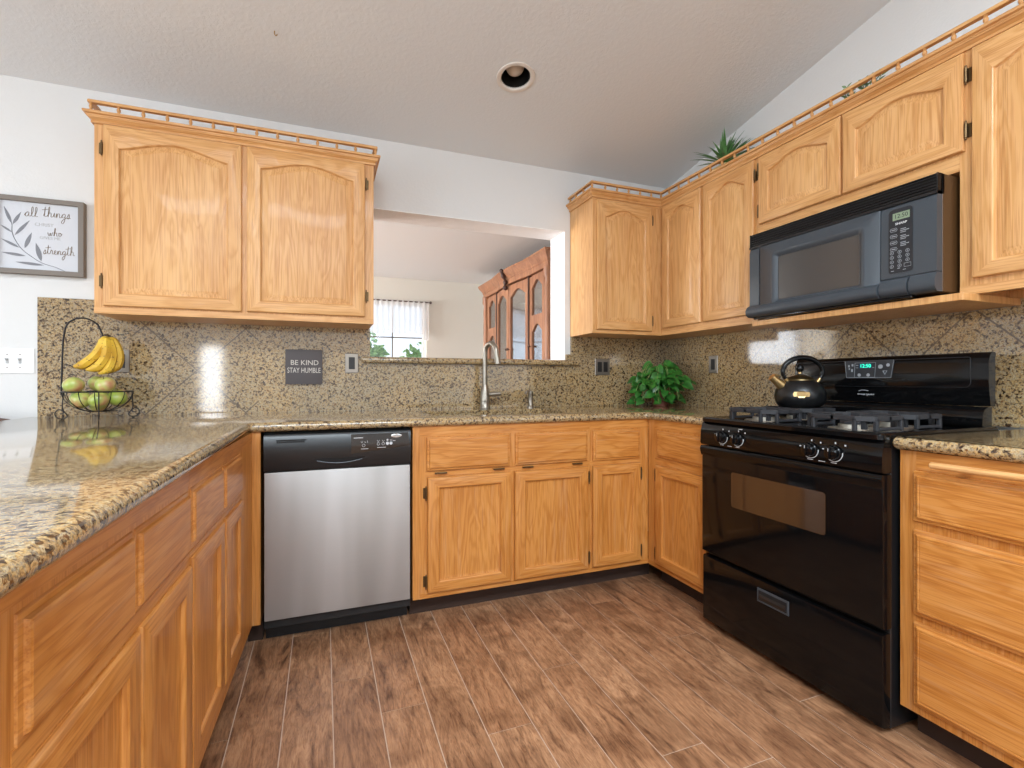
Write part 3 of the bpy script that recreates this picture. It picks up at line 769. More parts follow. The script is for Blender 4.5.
def marks(name, parent, m, items, y):
    bm = BM()
    for it in items:
        k = it[0]
        if k == 'b': box(bm, it[1], it[2], y - .0006, y + .0002, it[3], it[4])
        elif k == 'o':
            tube(bm, [(it[1] + it[3] * math.cos(2 * PI * i / 16), y, it[2] + it[3] * math.sin(2 * PI * i / 16)) for i in range(16)], it[4] if len(it) > 4 else .0008, 5, True)
        elif k == 'd': lathe(bm, [(it[3], 0), (it[3], .0008)], (it[1], y, it[2]), 14, 'y')
        elif k == 'l': tube(bm, [(p[0], y, p[1]) for p in it[1]], it[2] if len(it) > 2 else .0009, 5)
    return obj(name, bm, m, parent, smooth=0)
it = [('b', .345, .383, .8395, .8425), ('o', .385, .808, .006), ('o', .446, .812, .0055), ('o', .466, .812, .0055), ('d', .484, .813, .0068), ('d', .499, .813, .0068),
      ('l', [(.374, .825), (.378, .819), (.382, .825)]), ('l', [(.388, .824), (.395, .819)]), ('l', [(.400, .828), (.402, .819)]), ('b', .374, .404, .7925, .7945), ('b', .441, .478, .7955, .7975),
      ('l', [(.441, .828), (.446, .821), (.451, .828)]), ('l', [(.462, .828), (.466, .821), (.471, .826)]), ('d', .484, .828, .004), ('l', [(.495, .829), (.499, .823), (.503, .829)]), ('b', .506, .518, .8225, .8245)]
marks('panel_marks', cp, 'ink_white', it, -.0308)

# ------------------------------------------------------------------ range
c = thing('gas_range', 'black freestanding gas range with oven, four burners and a digital clock', 'stove', (1.580, 1.742, 0), -PI / 2)
W = .762
bm = BM(); box(bm, .002, W - .002, .034, .60, .022, .902, .002, 1); obj('body', bm, 'black_panel', c, smooth=0)
for fx in (.05, W - .05):
    for fy in (.06, .58):
        bm = BM(); lathe(bm, [(.016, 0), (.018, .008), (.01, .012), (.01, .024)], (fx, fy, 0), 14); obj('foot', bm, 'black_matte', c)
def slabfront(x0, x1, z0, z1, y0, y1, r=.008, hole=None):
    bm = BM(); Y = lambda d, y: [(x0 + d, y, z0 + d), (x1 - d, y, z0 + d), (x1 - d, y, z1 - d), (x0 + d, y, z1 - d)]
    rings(bm, [Y(0, y1), Y(0, y0 + r), Y(r * .3, y0 + r * .3), Y(r, y0)], True, True); return bm
dr = obj('storage_drawer', slabfront(.003, W - .003, .028, .312, -.002, .034, .010), 'black_gloss', c)
bm = BM(); box(bm, .300, .440, -.004, -.001, .228, .281, .001, 1); obj('handle_frame', bm, 'mw_body', dr, smooth=0)
bm = BM(); box(bm, .308, .432, -.0048, -.002, .236, .273); obj('handle_recess', bm, 'dark_gap', dr, smooth=0)
bm = BM(); prism(bm, [(-.009, .250), (-.004, .262), (-.004, .236)], .312, .428, 'x'); obj('handle_grip', bm, 'black_panel', dr, smooth=0)
od = obj('oven_door', slabfront(.0, W, .330, .797, -.004, .034, .010), 'black_gloss', c)
bm = BM(); prism(bm, [(-.004, .755), (-.008, .765), (-.012, .780), (-.011, .791), (-.006, .798), (.0, .797), (.0, .755)], .0, W, 'x'); obj('handle', bm, 'black_gloss', od, smooth=50)
bm = BM(); r0 = round_corners([(.172, .562), (.580, .562), (.580, .706), (.172, .706)], {0: .012, 1: .012, 2: .012, 3: .012})
rings(bm, [[(x, -.0035, z) for x, z in r0], [(x, -.0050, z) for x, z in r0], [(x, -.0052, z) for x, z in offset_poly(r0, .002)]], False, True)
m = mat('oven_window', (66, 46, 30), .06, spec=.7)  # brown reflection painted into the glass colour
obj('window', bm, 'oven_window', od, smooth=0, label='glass oven window with a brown reflection put into its colour')
bm = BM(); prism(bm, [(.034, .803), (-.004, .803), (-.010, .812), (-.008, .860), (.0, .893), (.010, .904), (.034, .904)], 0, W, 'x'); cp = obj('control_panel', bm, 'black_gloss', c, smooth=50)
kn = [(.127, .0), (.210, 0), (.529, 0), (.613, 0)]
for i, (kx, _) in enumerate(kn):
    bm = BM(); lathe(bm, [(.0255, .0), (.0255, .006), (.0235, .008), (.022, .020), (.016, .023), (.001, .0235)], (kx, -.009, .847), 24, 'y'); box(bm, kx - .004, kx + .004, -.038, -.028, .829, .865, .002, 2)
    k_ = obj('knob', bm, 'black_gloss', c)
    bm = BM(); box(bm, kx - .0007, kx + .0007, -.0386, -.0376, .852, .863); obj('pointer', bm, 'ink_white', k_, smooth=0)
items = []
for kx, _ in kn:
    items.append(('l', [(kx + .0295 * math.cos(a), .847 + .0295 * math.sin(a)) for a in [PI * (1.12 + .9 * j / 12) for j in range(13)]], .0013))
    items += [('b', kx + .004, kx + .008, .876, .882), ('b', kx + .036, kx + .041, .872, .877), ('b', kx - .010, kx + .010, .8120, .8140), ('b', kx - .040, kx - .034, .853, .857)]
items.append(('b', .158, .180, .8115, .8135)); items.append(('b', .56, .583, .8115, .8135)); items.append(('b', .215, .235, .8860, .8885))
marks('dial_marks', cp, 'ink_white', items, -.0100)
# cooktop
bm = BM(); rr = round_corners([(0, -.012), (W, -.012), (W, .60), (0, .60)], {0: .03, 1: .03})
rings(bm, [[(x, y, .904) for x, y in rr], [(x, y, .918) for x, y in rr], [(x, y, .924) for x, y in offset_poly(rr, .006)], [(x, y, .924) for x, y in offset_poly(rr, .030)], [(x, y, .917) for x, y in offset_poly(rr, .045)]], True, True)
ct = obj('cooktop', bm, 'black_gloss', c)
BUR = [(.200, .145), (.185, .360), (.570, .145), (.565, .360)]
for bx_, by in BUR:
    bm = BM(); lathe(bm, [(.075, .917), (.073, .920), (.05, .919), (.045, .919), (.043, .932), (.036, .934), (.034, .930)], (bx_, by, 0), 28); b_ = obj('burner', bm, 'burner_alu', c)
    bm = BM(); lathe(bm, [(.033, .932), (.034, .938), (.030, .942), (.001, .943)], (bx_, by, 0), 24); obj('burner_cap', bm, 'cast_iron', b_)
def grate(cx, cy):
    bm = BM(); hx, hy = .116, .098; z = .960; t = .0065
    def bar(p, q, zz=z, th=t, hh=.008): 
        x0, x1 = sorted((p[0], q[0])); y0, y1 = sorted((p[1], q[1])); box(bm, x0 - th, x1 + th, y0 - th, y1 + th, zz - hh, zz + hh, .002, 1)
    # outer side loops left and right, tall rounded brackets with feet
    for s in (-1, 1):
        bar((cx + s * hx, cy - hy * .62), (cx + s * hx, cy + hy * .62))
        for q in (-1, 1):
            box(bm, cx + s * hx - t, cx + s * hx + t, cy + q * hy * .62 - t, cy + q * hy * .62 + t, .919, z, .002, 1)
            bar((cx + s * hx, cy + q * hy * .62), (cx + s * .045, cy + q * .038), z, t * .8) if False else None
        bar((cx + s * hx, cy), (cx + s * .038, cy))
    for q in (-1, 1):
        bar((cx - hx * .62, cy + q * hy), (cx + hx * .62, cy + q * hy))
        for s in (-1, 1): box(bm, cx + s * hx * .62 - t, cx + s * hx * .62 + t, cy + q * hy - t, cy + q * hy + t, .919, z, .002, 1)
        bar((cx, cy + q * hy), (cx, cy + q * .034))
    for s in (-1, 1):
        for q in (-1, 1):
            a = Vector((cx + s * hx, cy + q * hy * .62)); b = Vector((cx + s * hx * .62, cy + q * hy)); d = (b - a).normalized(); nn = Vector((-d.y, d.x)) * t
            prism(bm, [tuple(a + nn), tuple(b + nn), tuple(b - nn), tuple(a - nn)], z - .008, z + .008, 'z')
            box(bm, cx + s * hx * .75 - t, cx + s * hx * .75 + t, cy + q * hy * .75 - t, cy + q * hy * .75 + t, .924, z)
    # lower tie bars
    for s in (-1, 1): bar((cx + s * hx, cy - hy * .62), (cx + s * hx, cy + hy * .62), .926, t * .8, .005)
    return bm
for bx_, by in BUR: obj('grate', grate(bx_, by), 'cast_iron', c)
# backguard
bm = BM(); prism(bm, [(.548, .922), (.542, .93), (.545, .968), (.556, .984), (.580, .992), (.598, .992), (.598, .922)], 0, W - .018, 'x'); obj('rear_vent_strip', bm, 'black_gloss', c, smooth=45)
bm = BM(); prof = [(.578, .994), (.572, 1.03), (.566, 1.08), (.566, 1.150), (.574, 1.172), (.586, 1.184), (.606, 1.184), (.606, .994)]; prism(bm, prof, .004, W - .012, 'x'); bg = obj('backguard', bm, 'black_gloss', c, smooth=50)
bm = BM(); r0 = round_corners([(.02, 1.060), (.700, 1.060), (.700, 1.168), (.02, 1.168)], {1: .02, 2: .008})
tube(bm, [(x, .565, z) for x, z in r0], .0016, 6, True); obj('panel_outline', bm, 'black_panel', bg)
bm = BM(); r0 = round_corners([(.262, 1.094), (.440, 1.094), (.452, 1.170), (.250, 1.170)], {0: .006, 1: .006, 2: .01, 3: .012}); prism(bm, r0, .5635, .567, 'y'); dp = obj('clock_panel', bm, 'mw_keypad', bg, smooth=0)
marks('panel_marks', dp, 'ink_grey', [('l', [(.252, 1.168), (.258, 1.098), (.438, 1.096), (.450, 1.168)], .0009), ('l', [(.295, 1.160), (.380, 1.160), (.376, 1.098), (.292, 1.098), (.295, 1.160)], .0008),
      ('d', .313, 1.108, .007), ('d', .350, 1.108, .007), ('d', .399, 1.142, .009), ('d', .428, 1.148, .007), ('l', [(.408, 1.124), (.416, 1.110), (.424, 1.124), (.408, 1.124)], .0016),
      ('b', .266, .272, 1.142, 1.152), ('b', .281, .288, 1.146, 1.156), ('b', .279, .286, 1.122, 1.134), ('b', .268, .273, 1.132, 1.138), ('b', .300, .309, 1.148, 1.151), ('b', .300, .309, 1.138, 1.140), ('b', .366, .374, 1.138, 1.140)], .5632)
bm = BM(); box(bm, .313, .364, .5628, .5634, 1.136, 1.156); ds = obj('display', bm, 'clock_blue', dp, smooth=0)
text('clock_digits', '12:50', .021, (.3385, .5626, 1.146), 'clock_green', ds, extr=.0003, bold=.0004)
text('logo_lettering', 'Whirlpool', .017, (.333, .5725, 1.028), 'ink_white', bg, extr=.0003)
marks('logo_swoosh', bg, 'ink_white', [('l', [(.306, 1.040), (.318, 1.044), (.333, 1.044), (.346, 1.041)], .0010)], .5705)

# ------------------------------------------------------------------ microwave
c = thing('microwave_oven', 'black over-the-range microwave mounted under the short oak cabinet', 'microwave', (1.965, 1.843, 1.388), -PI / 2)
W, H = .795, .412
bm = BM(); box(bm, .0, W, .030, .364, .004, H, .002, 1); m_ = mat('mw_side', (74, 50, 26), .42); obj('housing', bm, 'mw_side', c, smooth=0, label='brown painted metal side')
# door with soft raised frame round the window
bm = BM(); x0, x1, z0, z1 = .062, .610, .012, .340
def Rr(d, y, q=.02): return [(x, y, z) for x, z in round_corners([(x0 + d, z0 + d), (x1 - d, z0 + d), (x1 - d, z1 - d), (x0 + d, z1 - d)], {0: q, 1: q, 2: q, 3: q})]
def Wr(e, y, q=.012): return [(x, y, z) for x, z in round_corners([(.160 - e, .072 - e), (.530 + e, .072 - e), (.530 + e, .272 + e), (.160 - e, .272 + e)], {0: q, 1: q, 2: q, 3: q})]
rings(bm, [Rr(0, .03, .002), Rr(0, .002, .002), Rr(.002, .0, .002), Wr(.040, .0, .03), Wr(.030, -.006, .026), Wr(.016, -.007, .02), Wr(.004, .004, .014), Wr(0, .006, .012)], True, False)
dd = obj('door', bm, 'mw_body', c, smooth=60)
bm = BM(); rings(bm, [Wr(.004, .010), Wr(-.002, .006)], True, True); obj('window', bm, 'mw_window', dd, smooth=0)
bm = BM(); prism(bm, [(-.002, .062), (-.016, .054), (-.026, .036), (-.024, .018), (-.010, .006), (.02, .004), (.02, .062)], .0, .612, 'x'); obj('handle_lip', bm, 'mw_body', dd, smooth=60)
bm = BM(); prism(bm, [(.03, .012), (.006, .012), (.0, .03), (.0, .32), (.006, .340), (.03, .340)], .002, .058, 'x'); obj('side_trim', bm, 'mw_body', c, smooth=50)
bm = BM(); prism(bm, [(.03, .074), (.0, .074), (-.001, .08), (.0, .330), (.006, .340), (.03, .340)], .614, W - .001, 'x'); cp = obj('control_panel', bm, 'mw_body', c, smooth=50)
bm = BM(); prism(bm, [(.03, .004), (-.004, .006), (-.016, .020), (-.018, .040), (-.008, .062), (.0, .072), (.03, .072)], .614, .708, 'x'); obj('release_button', bm, 'mw_body', c, smooth=60)
bm = BM(); prism(bm, [(.03, .004), (.0, .006), (-.012, .020), (-.012, .044), (-.002, .066), (.0, .072), (.03, .072)], .711, W - .001, 'x'); obj('lower_trim', bm, 'mw_body', c, smooth=60)
bm = BM(); r0 = round_corners([(.642, .090), (.722, .090), (.722, .325), (.642, .325)], {0: .012, 1: .012, 2: .016, 3: .016}); prism(bm, r0, -.0025, .001, 'y'); kp = obj('keypad', bm, 'mw_keypad', cp, smooth=0)
bm = BM(); box(bm, .656, .712, -.0032, -.002, .284, .310); dsp = obj('display', bm, 'lcd', kp, smooth=0)
text('display_digits', '12:50', .021, (.684, -.0034, .297), 'mw_keypad', dsp, extr=.0002)
text('brand_lettering', 'SHARP', .0105, (.684, -.0030, .270), 'ink_white', kp, extr=.0003, sx=1.25, bold=.0003)
it = []
for r in range(4):
    zz = .250 - r * .0235
    it += [('l', [(.650, zz + .006), (.668, zz + .006), (.671, zz), (.668, zz - .006), (.650, zz - .006), (.647, zz), (.650, zz + .006)], .0007), ('b', .652, .666, zz - .0015, zz + .0015)]
    for q in range(3):
        if r < 3: it.append(('b', .682, .700 + (q % 2) * .010, .247 - r * .0245 - q * .006, .2495 - r * .0245 - q * .006))
for r in range(4):
    for q in range(3):
        zz = .166 - r * .0165; xx = .653 + q * .026
        if r == 3 and q == 2: it.append(('l', [(.694, zz + .005), (.716, zz + .005), (.716, zz - .008), (.694, zz - .008), (.694, zz + .005)], .0007)); continue
        it += [('o', xx, zz, .0058, .0007), ('b', xx - .001, xx + .001, zz - .0025, zz + .0025)]
it += [('b', .650, .660, .0985, .1005), ('b', .690, .700, .0985, .1005), ('b', .672, .680, .1055, .108)]
marks('key_marks', kp, 'ink_grey', it, -.0028)
bm = BM(); box(bm, .0, W, .022, .04, .342, H - .001)
obj('vent_back', bm, 'dark_gap', c, smooth=0)
bm = BM()
prism(bm, [(.03, .341), (.0, .341), (.0, .352), (.03, .352)], 0, W, 'x')
for i in range(5): z_ = .3585 + i * .0108; prism(bm, [(.020, z_ + .003), (.002 + i * .0012, z_ - .002), (.002 + i * .0012, z_ + .0028), (.020, z_ + .0045)], .0, W, 'x')
box(bm, 0, W, .008, .03, H - .003, H)
for xx in (0, W - .004): box(bm, xx, xx + .004, .003, .03, .341, H)
obj('vent_grille', bm, 'black_panel', c, smooth=0)
bm = BM(); box(bm, .02, W - .08, .004, .028, -.006, .006, .003, 2); obj('lower_strip', bm, 'black_gloss', c)

# ------------------------------------------------------------------ kettle
c = thing('tea_kettle', 'round black tea kettle with loop handle on the back left burner', 'kettle', (1.956, 1.560, .9685), math.radians(-20))
bm = BM(); prof = [(.074, 0), (.081, .003), (.091, .013), (.098, .032), (.100, .052), (.096, .074), (.083, .097), (.066, .111), (.058, .116)]
lathe(bm, prof, seg=40, cap1=True); obj('body', bm, 'kettle_black', c, smooth=60)
bm = BM(); lathe(bm, [(.059, .114), (.057, .122), (.045, .131), (.020, .139), (.008, .143)], seg=32); ld = obj('lid', bm, 'brass_dark', c)
bm = BM(); lathe(bm, [(.0075, .146), (.0065, .152), (.008, .154)], seg=16); obj('knob_collar', bm, 'brass', ld)
bm = BM(); lathe(bm, [(.007, .153), (.014, .160), (.016, .170), (.012, .182), (.004, .188)], seg=20); obj('lid_knob', bm, 'black_gloss', ld)
bm = BM(); L_ = []
for i in range(25):
    a = math.radians(-32 + 244 * i / 24); L_.append((.012 + .088 * math.cos(a), 0, .155 + .062 * math.sin(a)))
tube(bm, L_, 0, 12, radii=[.0075 + .0042 * math.sin(PI * i / 24) for i in range(25)]); obj('handle', bm, 'black_gloss', c)
for i in (0, -1):
    p = Vector(L_[i]); s = 1 if i == 0 else -1
    bm = BM(); cyl(bm, p + Vector((s * .003, 0, .004)), p + Vector((-s * .014, 0, -.018)), .0075, .0085, 14); obj('handle_bracket', bm, 'brass', c)
bm = BM(); tube(bm, [(-.070, 0, .086), (-.094, 0, .106), (-.118, 0, .126)], 0, 16, radii=[.023, .020, .016]); sp = obj('spout', bm, 'brass', c)
bm = BM(); tube(bm, [(-.114, 0, .1225), (-.126, 0, .133)], 0, 16, radii=[.0175, .0165]); cyl(bm, (-.110, 0, .141), (-.090, 0, .137), .005, seg=8); obj('whistle_cap', bm, 'brass', sp)
# small plaque on the body, facing the room
bm = BM(); pl = [(-.030, 0), (-.027, .010), (-.016, .010), (-.008, .014), (.008, .014), (.016, .010), (.027, .010), (.030, 0), (.027, -.010), (.016, -.010), (.008, -.014), (-.008, -.014), (-.016, -.010), (-.027, -.010)]
ang = math.radians(-118)
Ls = []
for off in (.002, .006):
    l = []
    for (s, h) in pl:
        a = ang + s / .099; rad = .0992 - .10 * h * 0 + off; l.append((rad * math.cos(a), rad * math.sin(a), .058 + h))
    Ls.append(l)
rings(bm, Ls); obj('plaque', bm, 'brass', c, smooth=0)

# ------------------------------------------------------------------ fruit basket
BX, BY = -.944, 2.735
c = thing('fruit_basket', 'black wire fruit basket with banana hook on the left of the granite counter', 'basket', (BX, BY, .915), math.radians(19))
RZ, RRAD = .120, .125
bm = BM(); circ = lambda r, z, n=40: [(r * math.cos(2 * PI * i / n), r * math.sin(2 * PI * i / n), z) for i in range(n)]
tube(bm, circ(RRAD, RZ), .0028, 8, True); obj('rim', bm, 'wire_black', c)
for k in range(14):
    a = 2 * PI * (k + .25) / 14; bm = BM()
    L_ = [(RRAD * math.cos(t) * math.cos(a), RRAD * math.cos(t) * math.sin(a), RZ - .092 * math.sin(t)) for t in [math.radians(5 + 70 * i / 8) for i in range(9)]]
    tube(bm, [(RRAD * math.cos(a), RRAD * math.sin(a), RZ)] + L_, .0018, 6); obj('rib', bm, 'wire_black', c)
bm = BM(); tube(bm, circ(.036, RZ - .0885, 20), .0022, 6, True); obj('base_ring', bm, 'wire_black', c)
for k in range(4):
    a = math.radians(180 + 90 * k); ux, uy = math.cos(a), math.sin(a); bm = BM()
    P_ = [(RRAD * 1.0, RZ), (RRAD + .002, .085), (.128, .045), (.112, .016), (.124, .003), (.144, .006), (.154, .024), (.144, .042), (.128, .038), (.126, .026), (.136, .024)]
    tube(bm, smoothline([(p[0] * ux * .945, p[0] * uy * .945, p[1]) for p in P_], 5), .0024, 6); obj('scroll_foot', bm, 'wire_black', c)
bm = BM()
hk = smoothline([(-.132, 0, .105), (-.130, 0, .20), (-.124, 0, .36), (-.105, 0, .425), (-.055, -.0, .447), (-.008, 0, .425), (.010, 0, .385), (.018, 0, .362), (.034, 0, .358), (.040, 0, .376)], 6)
hk = [Vector((p.x * .945 if p.x < 0 else p.x, p.y, p.z)) for p in hk]; tube(bm, hk, .0033, 8); obj('banana_hook', bm, 'wire_black', c)

# bananas hanging from the hook
c = thing('banana_bunch', 'bunch of spotted yellow bananas hanging from the wire basket hook', 'bananas', (BX + .024, BY - .004, 1.272), math.radians(10))
def banana(pts, r=.0205):
    P_ = smoothline(pts, 6); n = len(P_); bm = BM()
    rad = [max(.0035, r * min(1, (i / (n - 1)) * 5 + .22) * min(1, ((n - 1 - i) / (n - 1)) * 4 + .16)) for i in range(n)]
    tube(bm, P_, 0, 7, radii=rad); return bm, P_
top = (0, -.006, 0)
BN = [[(0, -.016, .006), (-.004, -.018, -.02), (-.030, -.024, -.062), (-.078, -.028, -.100), (-.115, -.028, -.108)],
      [(.004, -.012, .006), (.010, -.022, -.02), (.012, -.036, -.065), (-.020, -.042, -.108), (-.066, -.040, -.120)],
      [(.010, -.006, .004), (.024, -.014, -.02), (.038, -.026, -.065), (.022, -.034, -.112), (-.020, -.034, -.134)],
      [(.014, .002, .004), (.040, .0, -.018), (.062, -.008, -.062), (.054, -.014, -.102), (.022, -.016, -.130)],
      [(.008, .012, .004), (.006, .026, -.02), (.000, .032, -.065), (-.030, .026, -.105), (-.058, .020, -.118)]]
for q in BN:
    q = [(p[0] * (.90 if p[0] < 0 else .80), p[1] * 1.1, p[2] * 1.20 + .003) for p in q]
    bm, P_ = banana(q); o = obj('banana', bm, 'banana_skin', c, smooth=50)
    bm = BM(); tube(bm, [P_[-1] - (P_[-1] - P_[-3]) * .3, P_[-1] + (P_[-1] - P_[-3]).normalized() * .005], 0, 7, radii=[.0045, .003]); obj('tip', bm, 'banana_tip', o)
bm = BM(); tube(bm, [(.004, .0, .022), (.006, -.002, .012), (.006, -.004, .0)], 0, 10, radii=[.008, .010, .013]); obj('stem', bm, 'banana_tip', c)

# apples
def apple_bm(r):
    bm = BM(); pr = []
    for i in range(15):
        t = PI * i / 14; rr = r * math.sin(t) * (1 + .06 * math.sin(t)); z = -r * .97 * math.cos(t)
        if i <= 2: z += r * .10 * (2 - i) / 2
        if i >= 12: z -= r * .20 * (i - 12) / 2
        pr.append((max(.0008, rr), z))
    lathe(bm, pr, seg=24); return bm
proto = obj('apple', apple_bm(.0362), 'apple_skin', smooth=60)
bm = BM(); tube(bm, [(0, 0, .024), (.001, 0, .034), (.004, 0, .042)], .0014, 6); obj('stem', bm, 'apple_stem', proto)
AP = [((-0.082, -0.039, 0.153), 'green apple with a blush on top of the pile at the left'), ((-0.012, 0.03, 0.16), 'apple in the upper row between the two front apples, under the bananas'), ((0.04, -0.042, 0.155), 'bright green apple on top of the pile at the right of centre'),
      ((-0.049, -0.052, 0.088), 'large green apple behind the front wires at the lower left'), ((0.023, -0.067, 0.088), 'red-blushed apple behind the front middle wire'), ((0.078, -0.019, 0.095), 'yellow-green apple at the right side of the basket'),
      ((-0.078, 0.02, 0.095), 'yellow apple low at the left rim of the basket'), ((0.056, 0.058, 0.1), 'apple at the back right of the basket behind the others'), ((-0.016, 0.07, 0.09), 'apple at the bottom back of the basket'), ((0.0, 0.0, 0.07), 'apple lying at the very bottom of the basket')]
for i, (p, lb) in enumerate(AP):
    o = proto if i == 0 else copy_tree(proto)
    o.location = (BX + p[0] * .94, BY + p[1] * .94, .915 + p[2] - .004); o.rotation_euler = (random.uniform(-.6, .6), random.uniform(-.6, .6), random.uniform(0, 6))
    tag(o, lb, 'apple', 'apples in the wire basket')

# ------------------------------------------------------------------ pothos
def leaf(bm, base, direction, normal, L, Wd, fold=.25, droop=.2, heart=True, n=6):
    d = Vector(direction).normalized(); nz = Vector(normal); nz = (nz - d * nz.dot(d)).normalized(); s = d.cross(nz)
    rows = []
    for i in range(n + 1):
        t = i / n
        wv = (math.sin(PI * min(1, t * .93 + .07) ** .62)) if heart else math.sin(PI * t ** .8)
        wv = max(.0, wv) * Wd / 2
        c = Vector(base) + d * (t * L) - nz * (droop * L * t * t)
        lb = -d * (.12 * L if (heart and i == 0) else 0)
        rows.append([c + s * wv + nz * (wv * fold) + lb, c, c - s * wv + nz * (wv * fold) + lb])
    V = [[bm.verts.new(p) for p in r] for r in rows]
    for a, b in zip(V, V[1:]):
        bm.faces.new((a[0], a[1], b[1], b[0])); bm.faces.new((a[1], a[2], b[2], b[1]))
PX, PY = 2.098, 2.700
c = thing('potted_pothos', 'bushy green pothos in a brown pot in the back right counter corner', 'plant', (PX, PY, .915))
bm = BM(); lathe(bm, [(.048, 0), (.052, .004), (.062, .08), (.068, .105), (.072, .108), (.072, .125), (.064, .125), (.060, .108)], cap1=True); obj('pot', bm, 'terracotta', c)
bmv = BM(); bml = BM(); rnd = random.Random(11)
for k in range(78):
    a = rnd.uniform(0, 2 * PI); reach = rnd.uniform(.05, .20); hgt = rnd.uniform(.04, .175)
    ex_ = math.cos(a) * reach; ey = math.sin(a) * reach * .78
    ey = min(ey, .20); 
    endz = max(.03, .125 + hgt * (1 - reach / .26) - (rnd.uniform(.05, .14) if rnd.random() < .55 else 0))
    P_ = smoothline([(math.cos(a) * .02, math.sin(a) * .02, .11), (ex_ * .45, ey * .45, .13 + hgt * .9), (ex_ * .85, ey * .85, (endz + .13 + hgt * .6) / 2), (ex_, ey, endz)], 5)
    tube(bmv, P_, .0018, 5)
    for j in ([-1] + ([int(len(P_) * .6)] if rnd.random() < .9 else []) + ([int(len(P_) * .35)] if rnd.random() < .6 else [])):
        p = P_[j]; d = Vector((math.cos(a + rnd.uniform(-.9, .9)), math.sin(a + rnd.uniform(-.9, .9)), rnd.uniform(-.9, .1)))
        Ls_ = rnd.uniform(.045, .078)
        if p.z + d.z * Ls_ < .012: d.z = max(d.z, -.1)
        q = p + d.normalized() * Ls_
        if q.y > .215: d.y = -abs(d.y) * .3
        if q.x > .215: d.x = -abs(d.x) * .3
        leaf(bml, p, d, (-.35 + rnd.uniform(-.3, .3), -.75, .75), Ls_, Ls_ * .82, .22, .25)
obj('vines', bmv, 'vine', c)
obj('leaves', bml, 'pothos_leaf', c, smooth=60)

# plants on top of the cabinets
c = thing('spiky_plant', 'spiky green plant in a tan pot on top of the right wall cabinets', 'plant', (2.215, 2.255, 2.2355))
bm = BM(); prism(bm, [(-.055, -.055), (.055, -.055), (.055, .055), (-.055, .055)], 0, .11, 'z', .006); obj('pot', bm, 'pot_tan', c)
bm = BM(); rnd = random.Random(5)
for k in range(44):
    a = rnd.uniform(0, 2 * PI); el = rnd.uniform(.15, 1.35); L = rnd.uniform(.15, .235) * (1 if el < .9 else .95)
    d = Vector((math.cos(a) * math.cos(el), math.sin(a) * math.cos(el), math.sin(el)))
    if d.x > 0: d.x *= .45
    leaf(bm, (0, 0, .125), d, (0, 0, 1) if el < 1.2 else (-1, 0, .2), L, .020, .3, .22, heart=False)
obj('leaves', bm, 'spike_leaf', c, smooth=60)
c = thing('leafy_sprig', 'small trailing green sprig lying on top of the cabinet above the microwave', 'plant', (2.09, 1.40, 2.2655))
bm = BM(); bl = BM(); rnd = random.Random(9)
for k in range(12):
    y_ = rnd.uniform(-.075, .075); tip = Vector((rnd.uniform(-.02, .05), y_ + rnd.uniform(-.02, .02), rnd.uniform(.01, .070)))
    P_ = smoothline([(.04, y_ * .4, .0), (.03, y_ * .8, .02), tuple(tip)], 5); tube(bm, P_, .0014, 5)
    for j in range(2, len(P_), 2):
        for s in (-1, 1): leaf(bl, P_[j], (rnd.uniform(-.5, .2), s * .8, rnd.uniform(.0, .9)), (-1, 0, .3), .026, .010, .2, .1, heart=False, n=4)
bmesh.ops.translate(bm, vec=(0, 0, .002), verts=bm.verts[:])
obj('stems', bm, 'vine', c); obj('leaves', bl, 'sprig_leaf', c, smooth=60)

# ------------------------------------------------------------------ wall plates
def plate(loc, rz, label, n, w_, mm='plate_steel', dark='plate_dark', h=.112, kind='outlet', cat='outlet', group=None):
    c = thing(kind, label, cat, loc, rz, group)
    bm = BM(); Y = lambda d, y: [(-w_ / 2 + d, y, -h / 2 + d), (w_ / 2 - d, y, -h / 2 + d), (w_ / 2 - d, y, h / 2 - d), (-w_ / 2 + d, y, h / 2 - d)]
    rings(bm, [Y(0, 0), Y(0, -.003), Y(.003, -.0055)], True, True); obj('cover_plate', bm, mm, c, smooth=20)
    for k in range(n):
        cx = (k - (n - 1) / 2) * .046
        if mm == 'plate_white':
            bm = BM(); box(bm, cx - .005, cx + .005, -.008, -.005, -.012, .012, .001, 1); prism(bm, [(-.007, .0), (-.018, .008), (-.018, .013), (-.007, .010)], cx - .0035, cx + .0035, 'x'); obj('toggle', bm, 'pale_ink', c, smooth=0)
            bm = BM()
            for zz in (-.030, .030): lathe(bm, [(.003, 0), (.003, .001)], (cx, -.0055, zz), 10, 'y')
            obj('screw', bm, 'plate_steel', c)
        else:
            bm = BM(); box(bm, cx - .0165, cx + .0165, -.0075, -.005, -.034, .034, .001, 1); k_ = obj('rocker' if cat == 'switch' else 'receptacle', bm, dark, c, smooth=0)
    return c
plate((.152, BS, 1.183), 0, 'single metal plate with dark insert on the backsplash right of the quote plaque', 1, .072)
plate((1.792, BS, 1.178), 0, 'double metal plate with two dark inserts on the backsplash left of the pothos', 2, .115, kind='switch_plate', cat='switch')
plate((-.945, BS, 1.180), 0, 'metal wall plate half hidden behind the hanging bananas', 2, .115, cat='outlet')
plate((2.330, 2.468, 1.188), -PI / 2, 'single metal plate on the right backsplash between pothos and kettle', 1, .076)
plate((-1.335, YW, 1.175), 0, 'white double toggle switch plate on the white wall below the framed leaf print', 2, .150, 'plate_white', h=.118, kind='switch_plate', cat='switch')

